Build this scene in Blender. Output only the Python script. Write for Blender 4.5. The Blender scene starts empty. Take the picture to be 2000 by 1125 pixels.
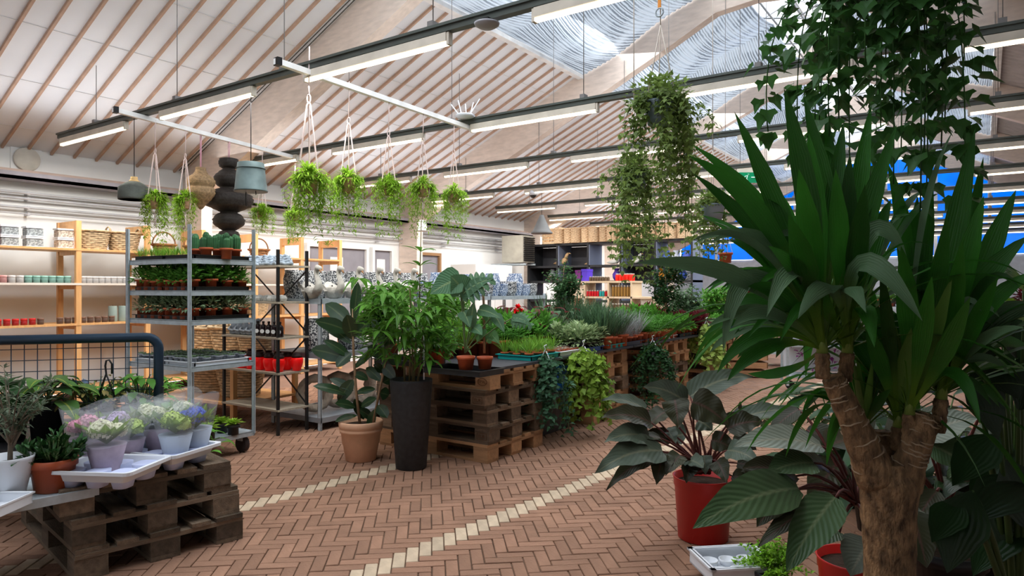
import bpy, math, random
from mathutils import Vector, Matrix
R = math.radians
sc = bpy.context.scene
col = sc.collection
# ---------------------------------------------------------------- camera, light, exposure
F = 1340.0; YAW = R(34.6); EYE = 1.38
cam_d = bpy.data.cameras.new('camera'); cam = bpy.data.objects.new('camera', cam_d); col.objects.link(cam)
cam.location = (0, 0, EYE); cam.rotation_euler = (R(90), 0, YAW)
cam_d.sensor_width = 36; cam_d.lens = F / 2000 * 36; cam_d.clip_end = 200; cam_d.clip_start = 0.05
sc.camera = cam
sc.view_settings.view_transform = 'Standard'; sc.view_settings.look = 'None'
sc.view_settings.gamma = 1; sc.view_settings.use_curve_mapping = False
sc.view_settings.exposure = 0.12
sc.cycles.max_bounces = 6; sc.cycles.diffuse_bounces = 3; sc.cycles.glossy_bounces = 2
sc.cycles.transparent_max_bounces = 12; sc.cycles.transmission_bounces = 4
sc.cycles.caustics_reflective = False; sc.cycles.caustics_refractive = False
sc.cycles.sample_clamp_indirect = 5
w = bpy.data.worlds.new('overcast_sky'); sc.world = w; w.use_nodes = True
w.node_tree.nodes['Background'].inputs[0].default_value = (0.90, 0.95, 1.0, 1)
w.node_tree.nodes['Background'].inputs[1].default_value = 2.2
def area(name, loc, rot, sx, sy, power, colr=(1, 1, 1)):
    l = bpy.data.lights.new(name, 'AREA'); l.shape = 'RECTANGLE'; l.size = sx; l.size_y = sy; l.energy = power; l.color = colr
    o = bpy.data.objects.new(name, l); col.objects.link(o); o.location = loc; o.rotation_euler = rot
    o.visible_camera = False; o.visible_glossy = False
    return o
# daylight entering below the two slopes of the skylight
for k in range(3):
    area('skylight_daylight', (-3.4, 2.0 + 8 * k, 5.0), (0, R(8), 0), 3.2, 7.5, 235, (0.93, 0.97, 1.0))

def W(px, d, z):
    r = (px - 1000) / F * d
    return Vector((0.8231 * r - 0.5678 * d, 0.5678 * r + 0.8231 * d, z))
def V(px, py, d):
    return W(px, d, EYE + (563 - py) / F * d)

# ---------------------------------------------------------------- materials
MATS = {}
def mat(name, c, rough=.6, metal=0.0, var=.12, scale=6.0, bump=0.0, bscale=40.0, rnd=0.0, isl=0.0, emit=0.0, spec=.5, c2=None, stretch=None):
    if name in MATS: return MATS[name]
    m = bpy.data.materials.new(name); m.use_nodes = True; nt = m.node_tree; N = nt.nodes; L = nt.links
    b = N['Principled BSDF']; b.inputs['Roughness'].default_value = rough; b.inputs['Metallic'].default_value = metal
    b.inputs['Specular IOR Level'].default_value = spec
    tc = N.new('ShaderNodeTexCoord'); src = tc.outputs['Object']
    if stretch:
        mp = N.new('ShaderNodeMapping'); mp.inputs['Scale'].default_value = stretch; L.new(src, mp.inputs[0]); src = mp.outputs[0]
    nz = N.new('ShaderNodeTexNoise'); nz.inputs['Scale'].default_value = scale; nz.inputs['Detail'].default_value = 4; L.new(src, nz.inputs[0])
    mx = N.new('ShaderNodeMix'); mx.data_type = 'RGBA'
    A = [min(1, x * (1 - var)) for x in c]; B = list(c2) if c2 else [min(1, x * (1 + var)) for x in c]
    mx.inputs[6].default_value = (*A, 1); mx.inputs[7].default_value = (*B, 1)
    rp = N.new('ShaderNodeMapRange'); rp.inputs[1].default_value = .3; rp.inputs[2].default_value = .7; L.new(nz.outputs[0], rp.inputs[0])
    L.new(rp.outputs[0], mx.inputs[0]); out = mx.outputs[2]
    if rnd or isl:
        hs = N.new('ShaderNodeHueSaturation'); L.new(out, hs.inputs['Color'])
        mr = N.new('ShaderNodeMapRange'); k = rnd or isl
        mr.inputs[3].default_value = 1 - k; mr.inputs[4].default_value = 1 + k
        if rnd: oi = N.new('ShaderNodeObjectInfo'); L.new(oi.outputs['Random'], mr.inputs[0])
        else: oi = N.new('ShaderNodeNewGeometry'); L.new(oi.outputs['Random Per Island'], mr.inputs[0])
        L.new(mr.outputs[0], hs.inputs['Value']); out = hs.outputs[0]
    L.new(out, b.inputs['Base Color'])
    if emit:
        L.new(out, b.inputs['Emission Color']); b.inputs['Emission Strength'].default_value = emit
    if bump:
        n2 = N.new('ShaderNodeTexNoise'); n2.inputs['Scale'].default_value = bscale; L.new(src, n2.inputs[0])
        bp = N.new('ShaderNodeBump'); bp.inputs['Strength'].default_value = bump; bp.inputs['Distance'].default_value = .01
        L.new(n2.outputs[0], bp.inputs['Height']); L.new(bp.outputs[0], b.inputs['Normal'])
    MATS[name] = m; return m

def leaf(name, c, rib=None, under=None, rough=.42, trans=.25, veins=0.0, var=.3, spec=.4, stripes=0.0, isl=.25, base=None):
    """leaf material: UV.x across (0..1), UV.y along"""
    if name in MATS: return MATS[name]
    m = bpy.data.materials.new(name); m.use_nodes = True; nt = m.node_tree; N = nt.nodes; L = nt.links
    b = N['Principled BSDF']; b.inputs['Roughness'].default_value = rough; b.inputs['Specular IOR Level'].default_value = spec
    geo = N.new('ShaderNodeNewGeometry'); uv = N.new('ShaderNodeTexCoord'); sep = N.new('ShaderNodeSeparateXYZ'); L.new(uv.outputs['UV'], sep.inputs[0])
    mr = N.new('ShaderNodeMapRange'); mr.inputs[3].default_value = 1 - isl; mr.inputs[4].default_value = 1 + isl
    oi = N.new('ShaderNodeObjectInfo'); ad = N.new('ShaderNodeMath'); ad.operation = 'ADD'; fr = N.new('ShaderNodeMath'); fr.operation = 'FRACT'
    L.new(geo.outputs['Random Per Island'], ad.inputs[0]); L.new(oi.outputs['Random'], ad.inputs[1]); L.new(ad.outputs[0], fr.inputs[0]); L.new(fr.outputs[0], mr.inputs[0])
    nz = N.new('ShaderNodeTexNoise'); nz.inputs['Scale'].default_value = 9; L.new(uv.outputs['Object'], nz.inputs[0])
    mx = N.new('ShaderNodeMix'); mx.data_type = 'RGBA'
    mx.inputs[6].default_value = (*[x * (1 - var) for x in c], 1); mx.inputs[7].default_value = (*[min(1, x * (1 + var)) for x in c], 1)
    L.new(nz.outputs[0], mx.inputs[0]); out = mx.outputs[2]
    hs = N.new('ShaderNodeHueSaturation'); L.new(out, hs.inputs['Color']); L.new(mr.outputs[0], hs.inputs['Value']); out = hs.outputs[0]
    ab = N.new('ShaderNodeMath'); ab.operation = 'SUBTRACT'; ab.inputs[1].default_value = .5; L.new(sep.outputs[0], ab.inputs[0])
    a2 = N.new('ShaderNodeMath'); a2.operation = 'ABSOLUTE'; L.new(ab.outputs[0], a2.inputs[0])
    if veins or stripes:
        mm = N.new('ShaderNodeMath'); mm.operation = 'MULTIPLY_ADD'; mm.inputs[1].default_value = -.55 if veins else 0.0; L.new(a2.outputs[0], mm.inputs[0]); L.new(sep.outputs[1], mm.inputs[2])
        sn = N.new('ShaderNodeMath'); sn.operation = 'SINE'; m3 = N.new('ShaderNodeMath'); m3.operation = 'MULTIPLY'; m3.inputs[1].default_value = 75 if veins else 55
        L.new((mm.outputs[0] if veins else a2.outputs[0]), m3.inputs[0]); L.new(m3.outputs[0], sn.inputs[0])
        bp = N.new('ShaderNodeBump'); bp.inputs['Strength'].default_value = max(veins, stripes); bp.inputs['Distance'].default_value = .004
        L.new(sn.outputs[0], bp.inputs['Height']); L.new(bp.outputs[0], b.inputs['Normal'])
    if rib:
        lt = N.new('ShaderNodeMapRange'); lt.inputs[1].default_value = .02; lt.inputs[2].default_value = .06; lt.inputs[3].default_value = 1; lt.inputs[4].default_value = 0
        L.new(a2.outputs[0], lt.inputs[0]); m4 = N.new('ShaderNodeMix'); m4.data_type = 'RGBA'; m4.inputs[7].default_value = (*rib, 1)
        L.new(lt.outputs[0], m4.inputs[0]); L.new(out, m4.inputs[6]); out = m4.outputs[2]
    if base:
        lb = N.new('ShaderNodeMapRange'); lb.inputs[1].default_value = .12; lb.inputs[2].default_value = .42; lb.inputs[3].default_value = 1; lb.inputs[4].default_value = 0
        L.new(sep.outputs[1], lb.inputs[0]); m6 = N.new('ShaderNodeMix'); m6.data_type = 'RGBA'; m6.inputs[7].default_value = (*base, 1)
        L.new(lb.outputs[0], m6.inputs[0]); L.new(out, m6.inputs[6]); out = m6.outputs[2]
    if under:
        m5 = N.new('ShaderNodeMix'); m5.data_type = 'RGBA'; m5.inputs[7].default_value = (*under, 1)
        L.new(geo.outputs['Backfacing'], m5.inputs[0]); L.new(out, m5.inputs[6]); out = m5.outputs[2]
    L.new(out, b.inputs['Base Color'])
    if trans:
        tr = N.new('ShaderNodeBsdfTranslucent'); L.new(out, tr.inputs[0]); ms = N.new('ShaderNodeMixShader'); ms.inputs[0].default_value = trans
        L.new(b.outputs[0], ms.inputs[1]); L.new(tr.outputs[0], ms.inputs[2]); L.new(ms.outputs[0], N['Material Output'].inputs[0])
    MATS[name] = m; return m

def clear(name, c=(1, 1, 1), a=.2, rough=.08):
    if name in MATS: return MATS[name]
    m = bpy.data.materials.new(name); m.use_nodes = True; b = m.node_tree.nodes['Principled BSDF']
    b.inputs['Base Color'].default_value = (*c, 1); b.inputs['Alpha'].default_value = a; b.inputs['Roughness'].default_value = rough
    MATS[name] = m; return m

# ---------------------------------------------------------------- mesh builder
class MB:
    def __init__(s): s.v = []; s.f = []; s.uv = {}; s.sm = []; s.mi = []; s.cur = 0
    def face(s, ids, smooth=False, uv=None):
        if uv: s.uv[len(s.f)] = uv
        s.f.append(tuple(ids)); s.sm.append(smooth); s.mi.append(s.cur)
    def box(s, lo, hi, M=None):
        n = len(s.v); P = [Vector((x, y, z)) for z in (lo[2], hi[2]) for y in (lo[1], hi[1]) for x in (lo[0], hi[0])]
        if M is not None: P = [M @ p for p in P]
        s.v += P
        for q in ((0, 2, 3, 1), (4, 5, 7, 6), (0, 1, 5, 4), (1, 3, 7, 5), (3, 2, 6, 7), (2, 0, 4, 6)): s.face([n + i for i in q])
        return s
    def tube(s, pts, r, k=6, cap=True):
        pts = [Vector(p) for p in pts]; rs = r if isinstance(r, (list, tuple)) else [r] * len(pts); n0 = len(s.v)
        nrm = None
        for i, p in enumerate(pts):
            t = (pts[min(i + 1, len(pts) - 1)] - pts[max(i - 1, 0)]).normalized()
            if nrm is None: nrm = t.orthogonal().normalized()
            nrm = (nrm - t * nrm.dot(t)).normalized(); b = t.cross(nrm)
            for j in range(k):
                a = 2 * math.pi * j / k; s.v.append(p + (nrm * math.cos(a) + b * math.sin(a)) * rs[i])
        for i in range(len(pts) - 1):
            for j in range(k):
                a = n0 + i * k + j; b2 = n0 + i * k + (j + 1) % k
                s.face((a, b2, b2 + k, a + k), True)
        if cap:
            s.face([n0 + j for j in range(k)][::-1]); s.face([n0 + (len(pts) - 1) * k + j for j in range(k)])
        return s
    def bar(s, a, b, w, h):
        a = Vector(a); b = Vector(b); t = (b - a); L = t.length; t.normalize()
        up = Vector((0, 0, 1)) if abs(t.z) < .95 else Vector((0, 1, 0)); sd = t.cross(up).normalized(); u = sd.cross(t)
        M = Matrix((( *(t),), (*(sd),), (*(u),))).transposed().to_4x4(); M.translation = a
        return s.box((0, -w / 2, -h / 2), (L, w / 2, h / 2), M)
    def lathe(s, prof, c=(0, 0, 0), n=24, sq=None, smooth=True, closed=False):
        c = Vector(c); n0 = len(s.v)
        for (r, z) in prof:
            for j in range(n):
                a = 2 * math.pi * (j + .5) / n; x, y = math.cos(a), math.sin(a)
                if sq: q = max(abs(x), abs(y)) ** sq; x /= q; y /= q
                s.v.append(c + Vector((r * x, r * y, z)))
        m = len(prof)
        for i in range(m - (0 if closed else 1)):
            for j in range(n):
                i2 = (i + 1) % m
                s.face((n0 + i * n + j, n0 + i * n + (j + 1) % n, n0 + i2 * n + (j + 1) % n, n0 + i2 * n + j), smooth)
        if not closed:
            if prof[0][0] > .002: s.face([n0 + j for j in range(n)][::-1])
            if prof[-1][0] > .002: s.face([n0 + (m - 1) * n + j for j in range(n)])
        return s
    def blade(s, pts, width, prof, fold=.2, up=(0, 0, 1), wav=0.0, cross=3, ph=0.0):
        n0 = len(s.v); up = Vector(up); K = len(pts); sd = None
        for i, p in enumerate(pts):
            t = (pts[min(i + 1, K - 1)] - pts[max(i - 1, 0)]).normalized(); q = t.cross(up)
            if q.length > .15 and sd is None or (q.length > .35): q.normalize(); sd = q if (sd is None or q.dot(sd) > 0) else -q
            elif sd is None: sd = t.orthogonal().normalized()
            n = sd.cross(t).normalized(); T = i / (K - 1); hw = width * .5 * prof(T)
            for c in range(cross):
                u = -1 + 2 * c / (cross - 1)
                s.v.append(p + sd * (u * hw) + n * (abs(u) ** 1.3 * hw * fold + math.sin(T * 19 + ph + (3 if u > 0 else 0)) * wav * abs(u) * width))
        for i in range(K - 1):
            for c in range(cross - 1):
                a = n0 + i * cross + c; u0 = c / (cross - 1); u1 = (c + 1) / (cross - 1); v0 = i / (K - 1); v1 = (i + 1) / (K - 1)
                s.face((a, a + 1, a + 1 + cross, a + cross), True, [(u0, v0), (u1, v0), (u1, v1), (u0, v1)])
        return s
    def leaflet(s, p, d, L, wd, up, fold=.25):
        """cheap 4-triangle leaf"""
        d = d.normalized(); sd = d.cross(up)
        if sd.length < .05: sd = d.orthogonal()
        sd.normalize(); n = sd.cross(d); n0 = len(s.v)
        s.v += [p, p + d * L * .45 - sd * wd / 2 + n * wd * fold, p + d * L * .5 - n * L * .02, p + d * L * .45 + sd * wd / 2 + n * wd * fold, p + d * L - n * L * .12]
        s.face((n0, n0 + 2, n0 + 1), True, [(.5, 0), (.5, .5), (0, .5)]); s.face((n0, n0 + 3, n0 + 2), True, [(.5, 0), (1, .5), (.5, .5)])
        s.face((n0 + 1, n0 + 2, n0 + 4), True, [(0, .5), (.5, .5), (.5, 1)]); s.face((n0 + 2, n0 + 3, n0 + 4), True, [(.5, .5), (1, .5), (.5, 1)])
    def mesh(s, name, mats):
        me = bpy.data.meshes.new(name); me.from_pydata([tuple(p) for p in s.v], [], s.f); me.polygons.foreach_set('use_smooth', s.sm)
        me.polygons.foreach_set('material_index', s.mi)
        if s.uv:
            l = me.uv_layers.new(name='UVMap'); data = [0.0] * (2 * len(me.loops)); k = 0
            for i, f in enumerate(s.f):
                u = s.uv.get(i)
                for j in range(len(f)):
                    if u: data[2 * k] = u[j][0]; data[2 * k + 1] = u[j][1]
                    k += 1
            l.data.foreach_set('uv', data)
        for m in (mats if isinstance(mats, (list, tuple)) else [mats]): me.materials.append(m)
        return me
    def build(s, name, mats, parent=None, **kw):
        return link(name, s.mesh(name, mats), parent, **kw)

def link(name, me, parent=None, loc=None, rot=None, scale=None, kind=None, label=None):
    o = bpy.data.objects.new(name, me); col.objects.link(o)
    if parent is not None: o.parent = parent
    if loc is not None: o.location = loc
    if rot is not None: o.rotation_euler = rot
    if scale is not None: o.scale = scale
    if kind: o['kind'] = kind
    if label: o['label'] = label
    return o
def thing(name, label, cat, loc=(0, 0, 0), rz=0, group=None, scale=None):
    o = bpy.data.objects.new(name, None); col.objects.link(o); o.location = loc; o.rotation_euler = (0, 0, rz); o.empty_display_size = .1
    if scale: o.scale = (scale,) * 3 if not isinstance(scale, tuple) else scale
    return tag(o, label, cat, group)
def tag(o, label, cat, group=None):
    o['label'] = label; o['category'] = cat
    if group: o['group'] = group
    return o
def struct(o): o['kind'] = 'structure'; return o
NTH = ['first', 'second', 'third', 'fourth', 'fifth', 'sixth', 'seventh', 'eighth', 'ninth', 'tenth', 'eleventh', 'twelfth', 'thirteenth', 'fourteenth', 'fifteenth', 'sixteenth']
KIDS = {}
def dup(o, loc, rz=0, label=None, group=None, scale=None):
    if o.name not in KIDS:
        KIDS[o.name] = [(c, [g for g in col.objects if g.parent == c]) for c in col.objects if c.parent == o]
    r = o.copy(); col.objects.link(r); r.location = loc; r.rotation_euler = (0, 0, rz)
    if label: r['label'] = label
    if group: r['group'] = group
    if scale: r.scale = (scale,) * 3 if not isinstance(scale, tuple) else scale
    for c, gs in KIDS[o.name]:
        c2 = c.copy(); col.objects.link(c2); c2.parent = r
        for g in gs: g2 = g.copy(); col.objects.link(g2); g2.parent = c2
    return r
USED = set()
def put(proto, loc, rz=0, label=None, group=None, scale=None):
    """first use moves the prototype itself, later ones copy it"""
    if proto.name not in USED:
        KIDS[proto.name] = [(c, [g for g in col.objects if g.parent == c]) for c in col.objects if c.parent == proto]
        USED.add(proto.name); proto.location = loc; proto.rotation_euler = (0, 0, rz)
        if label: proto['label'] = label
        if group: proto['group'] = group
        if scale: proto.scale = (scale,) * 3 if not isinstance(scale, tuple) else scale
        return proto
    return dup(proto, loc, rz, label, group, scale)

def bez(a, c, b, n=8):
    a, c, b = Vector(a), Vector(c), Vector(b)
    return [a * (1 - t) ** 2 + c * 2 * t * (1 - t) + b * t * t for t in [i / n for i in range(n + 1)]]
def tab(*pts):
    def f(t):
        for (x0, y0), (x1, y1) in zip(pts, pts[1:]):
            if t <= x1:
                k = (t - x0) / (x1 - x0); k = k * k * (3 - 2 * k) * .5 + k * .5
                return y0 + (y1 - y0) * k
        return pts[-1][1]
    return f
STRAP = tab((0, .35), (.3, .62), (.6, 1), (.85, .62), (1, .01))
OVATE = tab((0, .1), (.12, .65), (.35, 1), (.65, .8), (.88, .35), (1, .01))
ELLIP = tab((0, .06), (.15, .6), (.45, 1), (.8, .75), (.94, .35), (1, .02))
LANCE = tab((0, .08), (.25, .7), (.45, 1), (.75, .6), (1, .01))
HEART = tab((0, .55), (.07, .92), (.22, 1), (.5, .84), (.8, .4), (1, .01))

WHITE = mat('white_paint', (.80, .80, .79), .6, var=.03, scale=2)
STEEL = mat('galvanised_steel', (.46, .53, .58), .5, .35, var=.12, scale=25)
BLACKM = mat('black_metal', (.02, .02, .022), .5, .3)
PINE = mat('orange_pine', (.72, .40, .17), .5, var=.12, scale=4, stretch=(8, 8, 1))
OLDWOOD = mat('weathered_pallet_wood', (.155, .105, .07), .8, var=.35, scale=5, bump=.5, rnd=.45, stretch=(1, 6, 6))
NEWWOOD = mat('pale_pallet_wood', (.37, .20, .10), .75, var=.2, scale=5, bump=.3, rnd=.3, stretch=(1, 6, 6))
DARKWOOD = mat('dark_pallet_wood', (.135, .098, .068), .85, var=.4, scale=5, bump=.6, rnd=.45, stretch=(1, 6, 6))
TERRA = mat('orange_plastic_pot', (.42, .085, .03), .45, var=.1)
CLAY = mat('terracotta_clay', (.72, .42, .27), .7, var=.1, scale=8)
SOIL = mat('potting_soil', (.035, .022, .015), .95, var=.4, scale=60, bump=.8)
NAVY = mat('navy_tray_plastic', (.015, .025, .06), .4)
BLACKP = mat('black_plastic', (.012, .012, .014), .45)
WHITEP = mat('white_plastic', (.75, .78, .84), .35, var=.03)
# ================================================================= SHELL
rng = random.Random(7)
XL, XR, YB, YF = -9.9, 4.4, -3.0, 26.0
XRI = -2.75; EAVE = 3.12; SL = .45
def roofz(x): return EAVE + SL * ((x - XL) if x < XRI else (2 * XRI - x - XL))
RIDGE = roofz(XRI); XS0, XS1 = -5.66, .16
# --- paving: 90 degree herringbone of slender pavers (3 x 1), with two pale header lines
u_ = .066
Dl = Vector((.44, 7.08, 0)).normalized(); ang = math.atan2(Dl.y, Dl.x)
xb = Vector((math.cos(ang - R(45)), math.sin(ang - R(45)), 0)); yb = Vector((-xb.y, xb.x, 0))
org = Vector((-2.33, 4.5, 0)) - (xb * .5 - yb * 3.5) * u_ + Vector((0, 0, 0))
floor = MB().box((XL, YB, -.2), (XR, YF, -.010)).build('floor', mat('sandy_joint_dirt', (.055, .035, .025), .95, var=.2, scale=.9, c2=(.24, .15, .10))); struct(floor)
BRK = mat('red_brown_paver', (.28, .155, .102), .8, var=.14, scale=7, bump=.35, bscale=60, rnd=.15)
BRKI = mat('red_brown_pavers_joined', (.28, .155, .102), .8, var=.14, scale=7, bump=.35, bscale=60, isl=.15)
PAL = mat('pale_cream_paver', (.50, .39, .28), .8, var=.15, scale=12, bump=.3, bscale=60, rnd=.12)
PALI = mat('pale_cream_pavers_joined', (.50, .39, .28), .8, var=.15, scale=12, isl=.12)
def brickmesh(nm, m):
    b = MB(); L, w_, j = 3 * u_ - .006, u_ - .006, .003
    lo = [(-L / 2, -w_ / 2), (L / 2, -w_ / 2), (L / 2, w_ / 2), (-L / 2, w_ / 2)]
    for (x, y) in lo: b.v.append(Vector((x, y, -.03)))
    for (x, y) in lo: b.v.append(Vector((x, y, -.003)))
    for (x, y) in lo: b.v.append(Vector((x - math.copysign(j, x), y - math.copysign(j, y), 0)))
    for r_ in (0, 4):
        for i in range(4): b.face((r_ + i, r_ + (i + 1) % 4, r_ + 4 + (i + 1) % 4, r_ + 4 + i))
    b.face((8, 9, 10, 11)); return b.mesh(nm, m), b
bm_brown, bproto = brickmesh('paver', BRK); bm_pale, _ = brickmesh('pale_paver', PAL)
br = []
for c in range(-170, 260):
    for m_ in range(-45, 45):
        for ori in (0, 1):
            cx, cy = (c + 1.5 + 6 * m_, c + .5) if ori == 0 else (c + 6 * m_ + .5, c - 3.5)
            p = org + xb * (cx * u_) + yb * (cy * u_)
            dd = -.5678 * p.x + .8231 * p.y
            if not (1.6 < dd < 12.5) or p.x < XL + .1: continue
            rr = .8231 * p.x + .5678 * p.y
            if abs(rr / dd) > (1.15 if dd < 8 else .85) or p.x > XR - .1: continue
            if p.x < -4.6 and (dd > 9.5): continue
            br.append((dd, p, ori, ori == 1 and m_ in (0, -5) and p.y < 30))
br.sort(key=lambda t: t[0])
nb = [0, 0]; big = MB(); bigp = MB()
for dd, p, ori, pale in br:
    a = ang - R(45) + (R(90) if ori else 0)
    z = rng.uniform(-.0025, .0015); tl = (rng.uniform(-.006, .006), rng.uniform(-.01, .01), a + rng.uniform(-.012, .012))
    infr = dd > 3.15 and abs((.8231 * p.x + .5678 * p.y) / dd) < .76
    if infr and nb[pale] < (130 if pale else 290):
        nb[pale] += 1
        link('pale_brick' if pale else 'brick', bm_pale if pale else bm_brown, floor, loc=(p.x, p.y, z), rot=tl)
    else:
        T = bigp if pale else big; n0 = len(T.v); ca, sa = math.cos(tl[2]), math.sin(tl[2])
        for v in bproto.v: T.v.append(Vector((p.x + ca * v.x - sa * v.y, p.y + sa * v.x + ca * v.y, v.z + z)))
        for f in bproto.f: T.face([n0 + i for i in f])
big.build('brick_paving', BRKI, floor, kind='stuff'); bigp.build('pale_brick_paving', PALI, floor, kind='stuff')
MB().box((XL, 9.5, -.012), (XR, YF, -.002)).build('far_paving', mat('far_paving_brown', (.25, .15, .11), .8, var=.15, scale=3), floor)
MB().box((XL, 5.0, -.012), (-4.6, 9.5, -.006)).build('side_paving', MATS['far_paving_brown'], floor)
MB().box((-1.75, 10.2, -.01), (-1.45, YF, .001)).build('pale_strip', mat('pale_strip_stone', (.45, .37, .28), .8), floor)

# --- walls
wl = struct(MB().box((XL - .2, YB, 0), (XL, YF, EAVE + .25)).build('wall_left', WHITE))
struct(MB().box((XR, YB, 0), (XR + .2, YF, EAVE + .25)).build('wall_right', WHITE))
struct(MB().box((XL - .2, YB - .2, 0), (XR + .2, YB, 3.4)).build('wall_rear', WHITE))
g = MB(); y0 = YB - .2   # rear gable triangle
g.v += [Vector((XL, y0, 3.1)), Vector((XR, y0, 3.1)), Vector((XRI, y0, RIDGE + .1)), Vector((XL, YB, 3.1)), Vector((XR, YB, 3.1)), Vector((XRI, YB, RIDGE + .1))]
for f in ((0, 1, 2), (3, 5, 4), (0, 3, 4, 1), (1, 4, 5, 2), (2, 5, 3, 0)): g.face(f)
struct(g.build('wall_gable', WHITE))
struct(MB().box((XL, YF, 0), (XR, YF + .2, 2.35)).build('wall_far', mat('far_wall_grey', (.55, .58, .62), .7)))
# ledge, cable tray, pipes along the left wall
tm = struct(MB().box((XL, YB, 2.80), (XL + .14, 15.2, 2.84)).build('trim_1', mat('ledge_tan', (.55, .42, .36), .6)))
MB().box((XL, YB, 2.70), (XL + .28, 15.2, 2.74)).box((XL + .26, YB, 2.70), (XL + .28, 15.2, 2.79)).build('cable_tray', mat('grey_violet_tray', (.42,.40,.44), .5, .4), tm)
for k, z in enumerate((2.56, 2.49, 2.38, 2.30)):
    b = MB(); b.tube([(XL + .09, YB, z), (XL + .09, 14.6, z)], .018 if k < 3 else .008, 6)
    for yy in range(-1, 15, 2): b.box((XL, yy + .6, z - .02), (XL + .1, yy + .63, z + .02))
    b.build('pipe', mat('pale_pipe', (.55, .55, .57), .4, .3), tm)
# dark openings with white jambs
for k, (ya, yb2, zt) in enumerate(((7.95, 9.3, 2.12), (9.52, 9.98, 2.12), (10.75, 11.45, 2.08))):
    wn = struct(MB().box((XL, ya, .9), (XL + .02, yb2, zt)).build('window_%d' % (k + 1), mat('grey_shutter', (.27, .26, .29), .6, var=.08)))
    b = MB().box((XL, ya - .06, .9), (XL + .08, ya, zt + .06)).box((XL, yb2, .9), (XL + .08, yb2 + .06, zt + .06)).box((XL, ya, zt), (XL + .08, yb2, zt + .06))
    b.build('window_frame', WHITE if k < 2 else mat('brown_jamb', (.35, .2, .1)), wn)
    if k < 2: MB().box((XL + .02, ya + .5 if k == 0 else ya + .1, 1.7), (XL + .03, ya + .8 if k == 0 else ya + .32, 1.95)).build('notice', WHITE, wn)
# round wall vents
rv = thing('wall_vent', 'round cream vent in a square plate high on white wall', 'vent', group='round vents under the eaves')
MB().lathe([(.0, 0), (.13, 0), (.15, .03), (.14, .06), (.0, .07)], n=24).build('vent_disc', mat('cream_plastic', (.72, .68, .60), .5), rv, rot=(0, R(90), 0))
MB().box((0, -.17, -.17), (.012, .17, .17)).build('back_plate', WHITE, rv)
for k, yy in enumerate((3.15, 3.62, 6.9, 7.6, 11.2)): put(rv, (XL, yy, 2.99), 0, 'round cream vent high on the white wall, %s from the picture edge' % NTH[k])

# --- roof
CEIL = mat('grey_ceiling_board', (.80, .82, .86), .7, var=.05, scale=1.2)
BAT = mat('tan_batten', (.50, .33, .24), .6, var=.15)
def roofslab(x0, x1, y0, y1, nm, m, zo=0, t=.12, parent=None):
    b = MB(); n0 = 0
    for y in (y0, y1):
        for x in (x0, x1):
            for z in (0, t): b.v.append(Vector((x, y, roofz(x) + z + zo)))
    for f in ((0, 4, 6, 2), (1, 3, 7, 5), (0, 1, 5, 4), (2, 6, 7, 3), (0, 2, 3, 1), (4, 5, 7, 6)): b.face(f)
    return b.build(nm, m, parent)
ceil = struct(roofslab(XL - .2, XS0, YB, YF, 'ceiling', CEIL))
xm = XS0; L = math.hypot(xm - XL, SL * (xm - XL)); sl = math.atan(SL)
bt = MB().box((0, -.014, -.035), (L, .014, 0)).mesh('batten', BAT)
y = -2.85; k = 0
while y < YF and k < 290:
    link('batten', bt, ceil, loc=(XL, y, EAVE), rot=(0, -sl, 0)); y += .27; k += 1
# thin joints across the boards
jn = MB(); 
for k in range(5):
    x = XL + .85 * (k + .5) * .95
    jn.bar((x, YB, roofz(x) - .003), (x, 12, roofz(x) - .003), .012, .004)
jn.build('board_joint', mat('pale_joint', (.72, .71, .70), .6), ceil)
c2 = struct(MB().build('ceiling_right', CEIL)) if False else None
b = MB(); n = int((YF - YB) / .045)      # right slope: corrugated sheet
for i in range(n + 1):
    z = .022 if (i % 4) in (0, 1) else 0.0
    for x in (XS1, XR): b.v.append(Vector((x, YB + i * .045, roofz(x) + z)))
for i in range(n): b.face((2 * i, 2 * i + 2, 2 * i + 3, 2 * i + 1))
cr = struct(b.build('ceiling_right', mat('grey_corrugated', (.42, .40, .41), .5, .2)))
# skylight edge gutters
for (x, nm) in ((XS0, 'trim_2'), (XS1, 'trim_3')):
    struct(MB().box((x - .05, YB, roofz(x) - .10), (x + .05, YF, roofz(x) + .14)).build(nm, mat('white_gutter', (.8, .8, .8), .5)))
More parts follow.
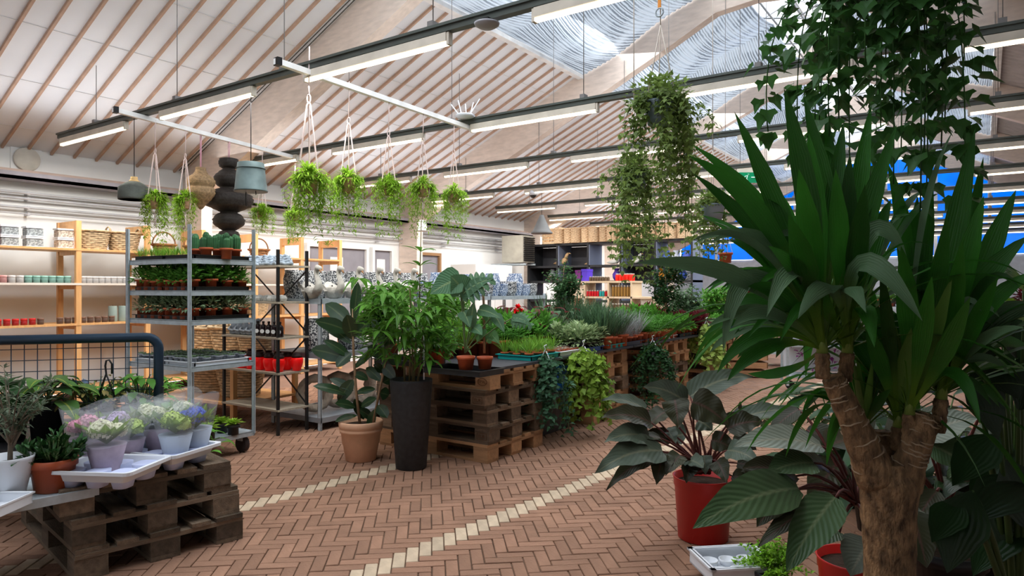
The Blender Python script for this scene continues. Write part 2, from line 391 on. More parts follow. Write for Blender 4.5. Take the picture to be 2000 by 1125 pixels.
# laminated timber frames
GLU = mat('pale_laminated_timber', (.76, .64, .56), .55, var=.1, scale=3, stretch=(2, 8, 8))
for k, yf in enumerate((1.05, 5.66, 10.27, 14.9, 19.5, 24.1)):
    b = MB(); T = .17
    top = [(XL, EAVE), (XRI, RIDGE), (2 * XRI - XL, EAVE)]
    outer = [(XL, 0), (XL, EAVE), (XRI, RIDGE), (2 * XRI - XL, EAVE), (2 * XRI - XL, 0)]
    dpt = .56
    inner = [(XL + .46, 0), (XL + .50, EAVE - .42), (XL + 1.3, roofz(XL + 1.3) - .62), (XRI - 1.3, roofz(XRI - 1.3) - dpt), (XRI - .6, RIDGE - .80), (XRI, RIDGE - .74),
             (XRI + .6, RIDGE - .80), (XRI + 1.3, roofz(XRI + 1.3) - dpt), (2 * XRI - XL - 1.3, roofz(XL + 1.3) - .62), (2 * XRI - XL - .5, EAVE - .42), (2 * XRI - XL - .46, 0)]
    pr = [(XL, 0), (XL, EAVE), (XL + 1.3, roofz(XL + 1.3)), (XRI - 1.3, roofz(XRI - 1.3)), (XRI - .6, roofz(XRI - .6)), (XRI, RIDGE), (XRI + .6, roofz(XRI + .6)), (XRI + 1.3, roofz(XRI + 1.3)),
          (2 * XRI - XL - 1.3, roofz(XL + 1.3)), (2 * XRI - XL, EAVE), (2 * XRI - XL, 0)]
    for y in (yf, yf + T):
        for (x, z) in pr: b.v.append(Vector((x, y, z)))
        for (x, z) in inner: b.v.append(Vector((x, y, z)))
    m = 11
    for i in range(m - 1):
        b.face((i, i + 1, m + i + 1, m + i)); o = 2 * m
        b.face((o + i, o + m + i, o + m + i + 1, o + i + 1)); b.face((m + i, m + i + 1, o + m + i + 1, o + m + i)); b.face((i, o + i, o + i + 1, i + 1))
    struct(b.build('beam_%d' % (k + 1), GLU))
for q in (0, 1): MB().tube([(XL + .1, 5.60 - .05 * q, EAVE - .05 + .045), (XS0, 5.60 - .05 * q, roofz(XS0) - .05)], .007, 5).build('ceiling_cable', mat('dark_cable', (.08, .07, .06), .6), ceil)
# pleated shade screens under the glazing, bay by bay
def screenmat():
    m = bpy.data.materials.new('silver_shade_screen'); m.use_nodes = True; N = m.node_tree.nodes; L = m.node_tree.links; b = N['Principled BSDF']
    uv = N.new('ShaderNodeTexCoord'); wv = N.new('ShaderNodeTexWave'); wv.bands_direction = 'X'; wv.inputs['Scale'].default_value = 19; wv.inputs['Distortion'].default_value = 1.2; wv.inputs['Detail'].default_value = 1
    L.new(uv.outputs['UV'], wv.inputs[0]); nz = N.new('ShaderNodeTexNoise'); nz.inputs['Scale'].default_value = 1.6; L.new(uv.outputs['Object'], nz.inputs[0])
    rp = N.new('ShaderNodeMapRange'); rp.inputs[1].default_value = .25; rp.inputs[2].default_value = .75; L.new(wv.outputs['Fac'], rp.inputs[0])
    mx = N.new('ShaderNodeMix'); mx.data_type = 'RGBA'; mx.inputs[6].default_value = (.20, .235, .28, 1); mx.inputs[7].default_value = (.60, .67, .75, 1)
    mth = N.new('ShaderNodeMath'); mth.operation = 'ADD'; mth.use_clamp = True; m2 = N.new('ShaderNodeMapRange'); m2.inputs[1].default_value = .44; m2.inputs[2].default_value = .62; m2.inputs[4].default_value = .75
    L.new(nz.outputs[0], m2.inputs[0]); L.new(m2.outputs[0], mth.inputs[0]); L.new(rp.outputs[0], mth.inputs[1]); L.new(mth.outputs[0], mx.inputs[0])
    L.new(mx.outputs[2], b.inputs['Base Color']); b.inputs['Roughness'].default_value = .35; b.inputs['Metallic'].default_value = .2
    tr = N.new('ShaderNodeBsdfTranslucent'); L.new(mx.outputs[2], tr.inputs[0]); ms = N.new('ShaderNodeMixShader'); ms.inputs[0].default_value = .42
    L.new(b.outputs[0], ms.inputs[1]); L.new(tr.outputs[0], ms.inputs[2]); L.new(ms.outputs[0], N['Material Output'].inputs[0]); return m
SCR = screenmat()
bays = [YB, 1.05, 5.66, 10.27, 14.9, 19.5, 24.1, YF]
for bi in range(len(bays) - 1):
    ya, ybb = bays[bi] + (.19 if bi else .05), bays[bi + 1] - .02
    roofsc = thing('shade_screen', 'silvery pleated shade cloth below the ridge glass, %s bay between timber frames' % NTH[bi], 'shade cloth', group='shade cloths under the skylight')
    for side in (0, 1):
        gap = .30 + .18 * ((bi * 7 + side * 3) % 3)
        if side: gap += .35
        for half in (0, 1):
            h0, h1 = ya + (ybb - ya) * half / 2, ya + (ybb - ya) * (half + 1) / 2
            b = MB(); nx, ny = 110, 10; Lx = (XRI - gap) - XS0
            for i in range(nx + 1):
                t = i / nx; x = XS0 + .06 + t * (Lx - .1)
                for j in range(ny + 1):
                    s_ = j / ny; yy = h0 + (h1 - h0) * s_; sag = 4 * s_ * (1 - s_)
                    xx = x - .10 * sag * math.sin(t * math.pi)
                    z = roofz(xx) - .10 - .16 * sag * math.sin(min(1, t * 3) * math.pi / 2) + .012 * math.sin(t * nx * math.pi / 2.2 + sag * 1.5) + .03 * math.sin(t * 9 + bi)
                    if side: xx = 2 * XRI - xx
                    b.v.append(Vector((xx, yy, z)))
            for i in range(nx):
                for j in range(ny):
                    a = i * (ny + 1) + j; b.face((a, a + 1, a + ny + 2, a + ny + 1), True, [(i / nx, j / ny), (i / nx, (j + 1) / ny), ((i + 1) / nx, (j + 1) / ny), ((i + 1) / nx, j / ny)])
            b.build('cloth_panel', SCR, roofsc)
# ridge glazing bars, ridge truss rods and glass
b = MB()
GW = mat('white_glazing_bar', (.75, .76, .78), .5)
gl = struct(MB().box((XRI - .04, YB, RIDGE + .02), (XRI + .04, YF, RIDGE + .12)).build('trim_4', GW))
y = YB
k = 0
for k in range(38):
    y = YB + .78 * k
    b = MB().bar((XS0, y, roofz(XS0) + .14), (XRI, y, RIDGE + .08), .04, .06).bar((2 * XRI - XS0, y, roofz(XS0) + .14), (XRI, y, RIDGE + .08), .04, .06)
    b.build('glazing_bar', GW, gl)
b = MB(); 
for k in range(19):
    y = YB + 1.5 * k
    b.tube([(XRI - .5, y, RIDGE - .35), (XRI + .35, y + 1.5, RIDGE - .05)], .016, 5); b.tube([(XRI + .5, y, RIDGE - .35), (XRI - .35, y + 1.5, RIDGE - .05)], .016, 5)
b.tube([(XRI - .28, YB, RIDGE - .30), (XRI - .28, YF, RIDGE - .30)], .018, 6); b.tube([(XRI + .12, YB, RIDGE - .22), (XRI + .12, YF, RIDGE - .22)], .018, 6)
b.build('truss_rod', mat('grey_rod', (.4, .43, .46), .5, .3), gl)
b = MB()
for s_ in (0, 1):
    n0 = len(b.v)
    for (x, yy) in ((XS0, YB), (XRI, YB), (XRI, YF), (XS0, YF)): b.v.append(Vector((x if not s_ else 2 * XRI - x, yy, roofz(x) + .16)))
    b.face((n0, n0 + 1, n0 + 2, n0 + 3))
b.build('glass_sheet', clear('roof_glass', (.9, .95, 1), .06, .05), gl)

# --- blue glazed gable at the far end
gb = struct(MB().box((XL, YF + .12, 2.3), (XR, YF + .2, 2.42)).build('window_4', GW))
BLU = mat('backlit_blue_pane', (.0, .16, .78), .15, var=.18, scale=1.2, emit=.9)
GWH = mat('white_mullion', (.85, .88, .92), .4)
xs = [XL + i * 1.43 for i in range(11)]
for i in range(10):
    for (z0, z1) in ((2.42, 3.5), (3.5, 4.6), (4.6, 6.4)):
        x0, x1 = xs[i] + .03, xs[i + 1] - .03; b = MB()
        h0, h1 = min(z1, roofz(x0)), min(z1, roofz(x1))
        if max(h0, h1) - z0 < .1: continue
        h0 = max(h0, z0 + .01); h1 = max(h1, z0 + .01)
        for yy in (YF + .10, YF + .14): b.v += [Vector((x0, yy, z0 + .02)), Vector((x1, yy, z0 + .02)), Vector((x1, yy, h1 - .02)), Vector((x0, yy, h0 - .02))]
        b.face((0, 1, 2, 3)); b.face((7, 6, 5, 4)); b.face((0, 4, 5, 1)); b.face((2, 6, 7, 3)); b.face((1, 5, 6, 2)); b.face((0, 3, 7, 4)); b.build('pane', BLU, gb)
for x in xs:
    if roofz(x) > 3.2: MB().box((x - .05, YF, 2.4), (x + .05, YF + .12, roofz(x))).build('mullion', GWH, gb)
for z in (3.5, 4.6):
    hw = (RIDGE - z) / SL; MB().box((max(XL, XRI - hw), YF + .02, z - .04), (min(XR, XRI + hw), YF + .12, z + .04)).build('transom', GWH, gb)

# --- lighting rails and tubes
RAILM = mat('green_grey_rail', (.10, .115, .105), .5, .3)
HOUS = mat('white_housing', (.62, .56, .48), .5)
TUBE = bpy.data.materials.new('lit_tube'); TUBE.use_nodes = True
e = TUBE.node_tree.nodes['Principled BSDF']; e.inputs['Emission Color'].default_value = (1, .86, .62, 1); e.inputs['Emission Strength'].default_value = 3.2
ZR = 3.15
hm = MB().box((0, -.03, -.060), (1.5, .03, 0)).box((-.02,-.022,-.085),(.0,.022,0)).box((1.5,-.022,-.085),(1.52,.022,0)).mesh('housing', HOUS); tmn = MB().box((0, -.018, -.082), (1.5, .018, -.060)).mesh('tube', TUBE)
for k in range(11):
    y = 3.66 + 2.2 * k if k < 2 else 3.66 + 2.14 + 2.23 * (k - 1)
    x0 = -9.05
    lb = ['dark lighting rail nearest the camera, with hanging bars clipped on', 'second dark lighting rail, at the far ends of the two white plant bars', 'third dark lighting rail, behind the hanging ferns',
          'fourth dark lighting rail, carrying the grey cone pendant'][k] if k < 4 else '%s dark lighting rail counting from the camera' % NTH[k]
    rl = thing('lighting_rail', lb, 'lighting rail', (x0, y, ZR), 0, None if k < 4 else 'lighting rails over the back of the hall')
    MB().box((0, -.03, 0), (13.2, .03, .05)).box((0, -.045, .04), (13.2, .045, .06)).build('rail', RAILM, rl)
    for q in range(8):
        b = MB(); xx = .9 + 1.65 * q; b.tube([(xx, 0, .06), (xx, 0, roofz(x0 + xx) - ZR - (.05 if not (XS0 < x0 + xx < XS1) else .3))], .004, 4)
        b.box((xx - .025, -.035, .05), (xx + .025, .035, .10)); b.build('hanger_wire', mat('hanger_wire', (.25, .24, .24), .5, .5), rl)
    for q in range(6):
        xx = .05 + 2.22 * q
        if q == 0 and k == 0: xx = .05
        h_ = link('housing', hm, rl, loc=(xx, 0, -.005)); link('tube', tmn, h_)
# daylight-white tubes as real downward lamps: one per stretch of rail
for k in range(9):
    y = 3.66 + 2.22 * k
    for x, p in ((-8.2, 62), (-5.0, 42), (-1.0, 8)):
        area('tube_lamp', (x, y, ZR - .14), (0, 0, 0), 1.5, .12, p * .8, (1, .95, .88)); area('added_ceiling_uplight', (x, y, ZR + .09), (R(180), 0, 0), 1.6, 1.8, p * (.13 if x < -8 else .26), (.95, .97, 1))  # the uplight is added to brighten the ceiling, not a fitting on the rail
# two white bars slung between rails 1 and 2
def bar_pt(b_, px):   # point on bar b_ (0/1) seen at px
    A, B = ((Vector((-7.03, 3.5, 0)), Vector((-7.6, 5.95, 0))), (Vector((-4.49, 3.45, 0)), Vector((-4.62, 5.95, 0))))[b_]
    lo, hi = 0.0, 1.0
    for _ in range(30):
        m = (lo + hi) / 2; P = A.lerp(B, m); d = -.5678 * P.x + .8231 * P.y; q = 1000 + F * (.8231 * P.x + .5678 * P.y) / d
        if q < px: lo = m
        else: hi = m
    return A.lerp(B, lo), d
for q, (A, B) in enumerate((((-7.0, 3.3), (-7.6, 5.95)), ((-4.48, 3.3), (-4.62, 5.95)))):
    b = thing('hanging_bar', 'white square bar across two rails, carrying the %s' % ('stacked black basket lamp' if q == 0 else 'row of five hanging ferns'), 'bar')
    MB().bar((A[0], A[1], ZR - .03), (B[0], B[1], ZR - .03), .045, .045).build('bar', mat('bright_white_bar', (.9, .9, .9), .4), b)
    MB().bar((A[0], A[1] + .0, ZR - .03), (A[0] + .005, A[1] + .04, ZR - .03), .06, .06).build('end_bracket', BLACKM, b)
# ================================================================= PALLETS
def pallet_meshes(m, tagn):
    q = {}
    def bx(nm, L, w_, h): q[nm] = MB().box((-L / 2, -w_ / 2, 0), (L / 2, w_ / 2, h)).mesh(tagn + nm, m)
    bx('board', 1.2, .143, .022); bx('narrow', 1.2, .098, .022); bx('stringer', .8, .143, .022); bx('block', .143, .143, .078); bx('small', .143, .098, .078)
    return q
PM = [pallet_meshes(m, n) for m, n in ((OLDWOOD, 'old_'), (NEWWOOD, 'pale_'), (DARKWOOD, 'dark_'))]
prng = random.Random(3)
def pallet(x, y, z, rz, kind, label, group, lite=False):
    t = thing('pallet', label, 'pallet', (x, y, z), rz, group); q = PM[kind]; j = lambda a=.006: prng.uniform(-a, a)
    for yy, nm in ((-.3285, 'board'), (0, 'board'), (.3285, 'board')):
        link('board', q[nm], t, loc=(j(), yy, 0))
        for xx in (-.5285, 0, .5285):
            link('block', q['block' if yy == 0 or True else 'small'], t, loc=(xx + j(.004), yy, .022), rot=(0, 0, j(.03)))
    for xx in (-.5285, 0, .5285): link('stringer', q['stringer'], t, loc=(xx, 0, .1), rot=(0, 0, R(90) + j(.006)))
    for yy, nm in ((-.3285, 'board'), (-.175, 'narrow'), (0, 'board'), (.175, 'narrow'), (.3285, 'board')):
        link('board', q[nm], t, loc=(j(.01), yy, .122), rot=(j(.006), 0, j(.006)))
    return t
ORD = ['bottom', 'second from the bottom', 'middle', 'fourth from the bottom', 'top']
# near-left stack of three dark pallets
PL0 = Vector((-4.03, 1.98, 0)); RZ0 = R(-10)
for k in range(3):
    pallet(PL0.x - .012 * k * 1.5, PL0.y - .02 * k, .144 * k, RZ0 + R((0, 1.2, -.8)[k]), 2, 'dark weathered pallet, %s of the three holding hydrangea trays' % ['bottom', 'middle', 'top'][k], 'dark pallets under the hydrangeas')
# main row
for si, (x, y, rz) in enumerate(((-3.81, 4.72, 0), (-3.83, 6.52, 0), (-3.83, 8.38, 0), (-3.83, 10.35, 0))):
    nm = ['corner stack behind the tall black planter', 'stack beside the yellow-green trailing plants', 'stack beside the dark round bush', 'far stack by the cardboard box'][si]
    for k in range(5):
        kind = ([1, 0, 0, 0, 1] if si == 0 else [1, 1, 0, 1, 1])[k]
        tp = pallet(x + prng.uniform(-.012, .012), y + prng.uniform(-.015, .015), .144 * k, rz + prng.uniform(-.012, .012), kind, 'wooden pallet, %s in the %s' % (ORD[k], nm), 'pallets of the ' + nm)
        if si == 0 and k in (4, 3, 1):
            mk = mat('branded_brown', (.10, .035, .012), .8)
            b = MB(); n = 22
            for i in range(n):
                a0, a1 = 2 * math.pi * i / n, 2 * math.pi * (i + 1) / n
                if k != 4: continue
                b.bar((.046 * math.cos(a0), 0, .028 * math.sin(a0)), (.046 * math.cos(a1), 0, .028 * math.sin(a1)), .002, .004)
            if k != 4:
                for (a0, a1) in (((-.045, -.025), (.045, -.025)), ((.045, -.025), (.045, .025)), ((.045, .025), (-.045, .025)), ((-.045, .025), (-.045, -.025))):
                    b.bar((a0[0], 0, a0[1]), (a1[0], 0, a1[1]), .002, .003)
            b.build('stamp_outline', mk, tp, loc=(.5285, -.4025, .061))
            fc = bpy.data.curves.new('stamp', 'FONT'); fc.body = {4: 'EPAL', 3: 'EUR', 1: 'EUR'}[k]; fc.size = .036; fc.align_x = 'CENTER'; fc.align_y = 'CENTER'; fc.extrude = .0006
            tob = bpy.data.objects.new('stamp_lettering', fc); col.objects.link(tob); tob.parent = tp; tob.location = (.5285, -.4018, .061); tob.rotation_euler = (R(90), 0, 0); fc.materials.append(mk)
            bpy.context.view_layer.update(); me_ = bpy.data.meshes.new_from_object(tob.evaluated_get(bpy.context.evaluated_depsgraph_get())); bpy.data.objects.remove(tob); link('stamp_lettering', me_, tp, loc=(.5285, -.4018, .061), rot=(R(90), 0, 0))
# table boards bridging the stacks
BOARD = mat('dark_table_board', (.05, .05, .06), .6)
TZ = .722
for k, (y0, y1) in enumerate(((4.33, 7.0), (7.02, 9.4), (9.42, 11.9))):
    t = tag(MB().box((-4.45, y0, TZ), (-3.2, y1, TZ + .022)).build('table_board', BOARD), 'dark board laid across pallets, %s' % ['nearest, from the corner stack', 'middle one, above the dark round bush', 'farthest, towards the cardboard box'][k], 'board')
TT = TZ + .024
# dark skirt things under the board: blue crate
b = MB().box((-.2, -.15, 0), (.2, .15, .012)).box((-.2, -.15, 0), (-.185, .15, .24)).box((.185, -.15, 0), (.2, .15, .24)).box((-.2, -.15, 0), (.2, -.135, .24)).box((-.2, .135, 0), (.2, .15, .24))
o = tag(b.build('blue_crate', mat('blue_plastic', (.01, .13, .55), .4)), 'blue plastic crate tucked between pallet stacks under the board', 'crate'); o.location = (-3.45, 5.55, .42)
o = tag(MB().box((-.3, -.35, 0), (.3, .35, .418)).box((-.28, -.33, .02), (.28, .33, .40)).build('dark_support_box', BLACKP), 'black box below the blue crate between pallet stacks', 'box'); o.location = (-3.7, 5.55, 0)

# ================================================================= TRAYS
def tray_mesh(nm, L, w_, h, m, cells=(0, 0)):
    b = MB(); t = .006
    b.box((-L / 2 + .02, -w_ / 2 + .02, 0), (L / 2 - .02, w_ / 2 - .02, t))
    for (x0, y0, x1, y1) in ((-L / 2 + .015, -w_ / 2 + .015, L / 2 - .015, -w_ / 2 + .022), (-L / 2 + .015, w_ / 2 - .022, L / 2 - .015, w_ / 2 - .015), (-L / 2 + .015, -w_ / 2 + .015, -L / 2 + .022, w_ / 2 - .015), (L / 2 - .022, -w_ / 2 + .015, L / 2 - .015, w_ / 2 - .015)):
        b.box((x0, y0, 0), (x1, y1, h))
    for (x0, y0, x1, y1) in ((-L / 2, -w_ / 2, L / 2, -w_ / 2 + .022), (-L / 2, w_ / 2 - .022, L / 2, w_ / 2), (-L / 2, -w_ / 2, -L / 2 + .022, w_ / 2), (L / 2 - .022, -w_ / 2, L / 2, w_ / 2)):
        b.box((x0, y0, h - .004), (x1, y1, h + .004))
    return b.mesh(nm, m)
TEAL = mat('turquoise_plastic', (.01, .33, .33), .4); BLUEP = mat('blue_tray_plastic', (.03, .12, .40), .4)
TRM = {n: tray_mesh(n + '_tray', .56, .36, .05, m) for n, m in (('navy', NAVY), ('black', BLACKP), ('white', WHITEP), ('teal', TEAL), ('blue', BLUEP))}
def tray(kind, loc, rz, label, group=None, sc_=None):
    o = link('plant_tray', TRM[kind], loc=loc, rot=(0, 0, rz)); tag(o, label, 'tray', group)
    if sc_: o.scale = sc_
    return o

# ================================================================= SMALL POTTED PLANTS (prototypes)
LG = leaf('leaf_mid_green', (.11, .31, .045), trans=.4); LD = leaf('leaf_dark_green', (.022, .070, .018)); LB = leaf('leaf_bright_green', (.16, .34, .035), var=.35)
LY = leaf('leaf_yellow_green', (.33, .45, .06), var=.3); LGR = leaf('leaf_grey_green', (.20, .30, .17), var=.35); LV = leaf('leaf_variegated', (.35, .45, .24), rib=(.06, .2, .04), var=.4)
LR = leaf('leaf_dark_red', (.09, .018, .02), under=(.16, .02, .03), var=.4); LFR = leaf('leaf_fresh_lime', (.30, .50, .05), var=.3)
PINKF = leaf('petal_pink', (.75, .18, .22)); 
def pot(b, r, h, r2=None, n=16, rim=True, soil_mi=1):
    r2 = r2 or r * .74
    pr = [(r2, 0), (r * .97 - (.01 if rim else 0), h * (.8 if rim else 1))]
    if rim: pr += [(r, h * .8), (r, h)]
    pr += [(r * .92, h), (r * .9, h * .9)]
    b.lathe(pr, n=n)
def small_plant(name, label, cat, potm, r, h, kind, lm, sc_=1.0, seed=0):
    g = random.Random(seed); t = thing(name, label, cat)
    b = MB(); pot(b, r, h, n=12); b.build('pot', potm, t)
    MB().lathe([(0, h * .86), (r * .9, h * .87)], n=10).build('soil', SOIL, t)
    f = MB(); O = Vector((0, 0, h * .88))
    if kind == 'bushy':
        for i in range(int(85 * sc_)):
            th, ph = g.uniform(0, 6.28), g.uniform(-.1, 1.4); d = Vector((math.cos(th) * math.cos(ph), math.sin(th) * math.cos(ph), math.sin(ph) * 1.1))
            p = O + Vector((d.x, d.y, d.z * 1.5)) * g.uniform(.3, 1) * r * 1.35; f.leaflet(p, (d + Vector((0, 0, g.uniform(-.5, .3)))).normalized(), r * g.uniform(.65, 1.0), r * .48, Vector((0, 0, 1)))
    elif kind == 'rosette':
        for i in range(26):
            th = i * 2.4; e = .2 + i / 26 * 1.1; d = Vector((math.cos(th) * math.cos(e), math.sin(th) * math.cos(e), math.sin(e)))
            f.leaflet(O + Vector((0, 0, .01)), d, r * (1.9 - i * .035), r * .6, Vector((0, 0, 1)), .35)
    elif kind == 'cactus':
        for (x, y, hh) in ((0, 0, .11), (.025, .012, .09), (-.024, .016, .1), (.004, -.026, .075)):
            n = 20; pr = [(.0 + .018 * sc_, 0), (.021 * sc_, hh * .4), (.02 * sc_, hh * .8), (.012 * sc_, hh * .96), (.001, hh)]
            n0 = len(f.v)
            for (rr, z) in pr:
                for j in range(n): a = 2 * math.pi * j / n; q = rr * (1 if j % 2 else .82); f.v.append(O + Vector((x + q * math.cos(a), y + q * math.sin(a), z)))
            for i in range(4):
                for j in range(n): f.face((n0 + i * n + j, n0 + i * n + (j + 1) % n, n0 + (i + 1) * n + (j + 1) % n, n0 + (i + 1) * n + j))
    elif kind == 'grass':
        for i in range(int(60 * sc_)):
            th, e = g.uniform(0, 6.28), g.uniform(.75, 1.5); L_ = g.uniform(.7, 1.2) * r * 4.5; d = Vector((math.cos(th) * math.cos(e), math.sin(th) * math.cos(e), math.sin(e)))
            a = O + Vector((math.cos(th), math.sin(th), 0)) * r * .5 * g.random(); f.blade([a, a + d * L_ * .5, a + d * L_ * .9 + Vector((d.x, d.y, -.4)) * L_ * .12], r * .13, LANCE, .3, cross=3)
    elif kind == 'tiny':
        for i in range(18):
            th = g.uniform(0, 6.28); d = Vector((math.cos(th) * .7, math.sin(th) * .7, .7)); f.leaflet(O + Vector((math.cos(th), math.sin(th), 0)) * r * .5 * g.random(), d, r * .9, r * .35, Vector((0, 0, 1)))
    elif kind == 'fern':
        for i in range(int(40 * sc_)):
            th, e = g.uniform(0, 6.28), g.uniform(.3, 1.4); d = Vector((math.cos(th) * math.cos(e), math.sin(th) * math.cos(e), math.sin(e))); L_ = r * g.uniform(1.8, 3.2)
            pth = bez(O, O + d * L_ * .6, O + d * L_ + Vector((0, 0, -.35 * L_)), 5)
            for q in range(1, 6):
                sd = d.cross(Vector((0, 0, 1))).normalized()
                for s_ in (-1, 1): f.leaflet(pth[q], (sd * s_ + d * .6), r * .36, r * .15, Vector((0, 0, 1)))
    o = f.build('foliage', lm, t)
    if kind != 'cactus': o['kind'] = 'stuff'
    else: o['kind'] = 'thing'; o.name = 'cactus_stems'
    return t
SP = {}
def sp(key, *a, **k): SP[key] = small_plant(*a, **k)
sp('bush', 'potted_seedling', 'small leafy plant in an orange pot on the steel plant trolley', 'potted plant', TERRA, .045, .07, 'bushy', LG, 1.3, 1)
sp('silver', 'potted_ivy', 'small white-edged plant in an orange pot on the steel plant trolley', 'potted plant', TERRA, .045, .07, 'bushy', LGR, 1.1, 2)
sp('tiny', 'potted_succulent', 'tiny grey-green succulent in a pale pot', 'potted plant', mat('grey_plastic_pot', (.25, .27, .30), .5), .03, .05, 'tiny', LGR, 1, 3)
sp('cactus', 'potted_cactus', 'clump of ribbed green cactus in an orange pot on top of the trolley', 'cactus', TERRA, .06, .07, 'cactus', leaf('cactus_green', (.035, .11, .045), trans=0), 1.5, 4)
sp('mini', 'mini_cactus', 'mini spiny cactus in an orange pot on a white tray', 'cactus', TERRA, .035, .05, 'tiny', leaf('spiny_tan', (.35, .33, .26)), 1, 5)
sp('var', 'variegated_plant', 'cream and green variegated plant on a tray at the table edge', 'potted plant', BLACKP, .055, .07, 'bushy', LV, 1.5, 6)
sp('lime', 'lime_seedling', 'lime green lettuce-like plant in a black pot', 'potted plant', BLACKP, .045, .06, 'rosette', LFR, 1, 7)
sp('snake', 'snake_plant', 'stiff upright grey-green plant in an orange pot', 'potted plant', TERRA, .06, .08, 'grass', leaf('snake_green', (.07, .14, .07), var=.4, isl=.4), .9, 8)
sp('grassy', 'grass_plant', 'bright spiky grass in a pot', 'potted plant', TERRA, .05, .07, 'grass', LB, 1, 9)
sp('fern', 'potted_fern', 'feathery green fern in an orange pot', 'potted plant', TERRA, .065, .09, 'fern', leaf('fern_green', (.07, .22, .03)), 1.2, 10)
sp('peper', 'leafy_plant', 'low leafy plant with mid green leaves', 'potted plant', TERRA, .055, .08, 'bushy', LG, 1.6, 11)
sp('grey', 'silver_leaf_plant', 'silver mottled foliage plant in a pot', 'potted plant', TERRA, .055, .08, 'rosette', LGR, 1.6, 12)
sp('red', 'red_leaf_begonia', 'dark red leaved begonia in a pot', 'potted plant', TERRA, .06, .08, 'bushy', LR, 2.0, 13)
sp('lav', 'grey_heather', 'grey tufted plant in an orange pot', 'potted plant', TERRA, .045, .06, 'grass', leaf('heather_grey', (.30, .32, .33)), .7, 14)

# ================================================================= STEEL PLANT TROLLEY (left)
def post(b, x, y, z0, z1, w_=.035): # L-shaped perforated post
    b.box((x - w_ / 2, y - w_ / 2, z0), (x + w_ / 2, y - w_ / 2 + .004, z1)); b.box((x - w_ / 2, y - w_ / 2, z0), (x - w_ / 2 + .004, y + w_ / 2, z1)); b.box((x + w_ / 2 - .004, y - w_ / 2, z0), (x + w_ / 2, y - w_ / 2 + .012, z1))
    return b
TA, TB_, TC = Vector((-5.05, 2.95, 0)), Vector((-5.19, 3.52, 0)), Vector((-5.89, 2.90, 0))
TD = TC + TB_ - TA
rzT = math.atan2((TA - TC).y, (TA - TC).x); Lt = (TA - TC).length; Wt = (TB_ - TA).length
tr = thing('plant_trolley', 'galvanised steel plant trolley with stacked shelves of seedlings and cacti', 'trolley', ((TC.x + TA.x) / 2, (TC.y + TB_.y) / 2, 0), rzT)
for sx in (-1, 1):
    for sy in (-1, 1):
        post(MB(), sx * (Lt / 2), sy * Wt / 2, .16, 1.87).build('post', STEEL, tr)
        wb = MB().tube([(sx * (Lt / 2 - .08), sy * (Wt / 2 - .06) - .02, .07), (sx * (Lt / 2 - .08), sy * (Wt / 2 - .06) + .02, .07)], .068, 16)
        wh = wb.build('wheel', mat('dark_rubber', (.03, .02, .02), .7), tr)
        MB().box((sx * (Lt / 2 - .08) - .03, sy * (Wt / 2 - .06) - .03, .1), (sx * (Lt / 2 - .08) + .03, sy * (Wt / 2 - .06) + .03, .17)).build('wheel_fork', STEEL, wh)
TS = [.17, .76, 1.12, 1.35, 1.60]
for z in TS:
    b = MB().box((-Lt / 2, -Wt / 2, z), (Lt / 2, Wt / 2, z + .008))
    b.box((-Lt / 2, -Wt / 2, z - .03), (Lt / 2, -Wt / 2 + .01, z + .01)).box((-Lt / 2, Wt / 2 - .01, z - .03), (Lt / 2, Wt / 2, z + .01)).box((-Lt / 2, -Wt / 2, z - .03), (-Lt / 2 + .01, Wt / 2, z + .01)).box((Lt / 2 - .01, -Wt / 2, z - .03), (Lt / 2, Wt / 2, z + .01))
    b.build('shelf', STEEL, tr)
Mt = Matrix.Translation(tr.location) @ Matrix.Rotation(rzT, 4, 'Z')
def onT(x, y, z): return Mt @ Vector((x, y, z))
for z, nm in ((TS[2], 'third'), (TS[3], 'second'), (TS[1], 'fourth'), (TS[4], 'top')):
    for i, x in enumerate((-Lt / 4, Lt / 4)):
        tray('black' if z != TS[1] else 'white', onT(x, 0, z + .009), rzT, '%s tray on the %s shelf of the plant trolley, %s' % ('white' if z == TS[1] else 'black', nm, 'towards the orange wooden racks' if i == 0 else 'towards the aisle'), None, (Lt / 2 / .56 * .96, Wt / .36 * .93, .6))
g = random.Random(5)
for (z, key, nx, ny, grp, sc_) in ((TS[3], 'bush', 8, 4, 'seedlings on the second shelf of the plant trolley', 1.0), (TS[2], 'silver', 8, 4, 'white-edged plants on the third shelf of the trolley', 1.0), (TS[1], 'tiny', 11, 5, 'tiny succulents on the fourth trolley shelf', 1.0)):
    for i in range(nx):
        for j in range(ny):
            lb = {'bush': 'small leafy plant in an orange pot on the trolley\'s second shelf', 'silver': 'white-edged plant in an orange pot on the trolley\'s third shelf', 'tiny': 'tiny grey-green succulent in a grey pot on the trolley\'s fourth shelf'}[key]
            put(SP[key], onT(-Lt / 2 + .07 + (Lt - .14) * i / (nx - 1) + g.uniform(-.006, .006), -Wt / 2 + .07 + (Wt - .14) * j / (ny - 1), z + .014), g.uniform(0, 6), lb, grp, sc_ * g.uniform(1.05, 1.3))
for i, (x, y) in enumerate(((.36, -.12), (.42, .02), (.26, .06), (.12, -.05), (.34, .16), (.18, .14))):
    put(SP['cactus'], onT(x, y, TS[4] + .014), i, 'clump of ribbed green cactus on the top trolley shelf, %s' % ['nearest the front post', 'at the swan-side end', 'in the middle', 'nearest the small tufts', 'back row, swan side', 'back row, tuft side'][i], 'cacti on top of the plant trolley', (.9, .9, 1.25))
for i in range(14):
    put(SP['grassy'], onT(-.52 + .085 * (i % 7), -.14 + .16 * (i // 7), TS[4] + .014), i, 'small bright tuft in an orange pot on the top trolley shelf', 'small tufts on top of the plant trolley', .48)
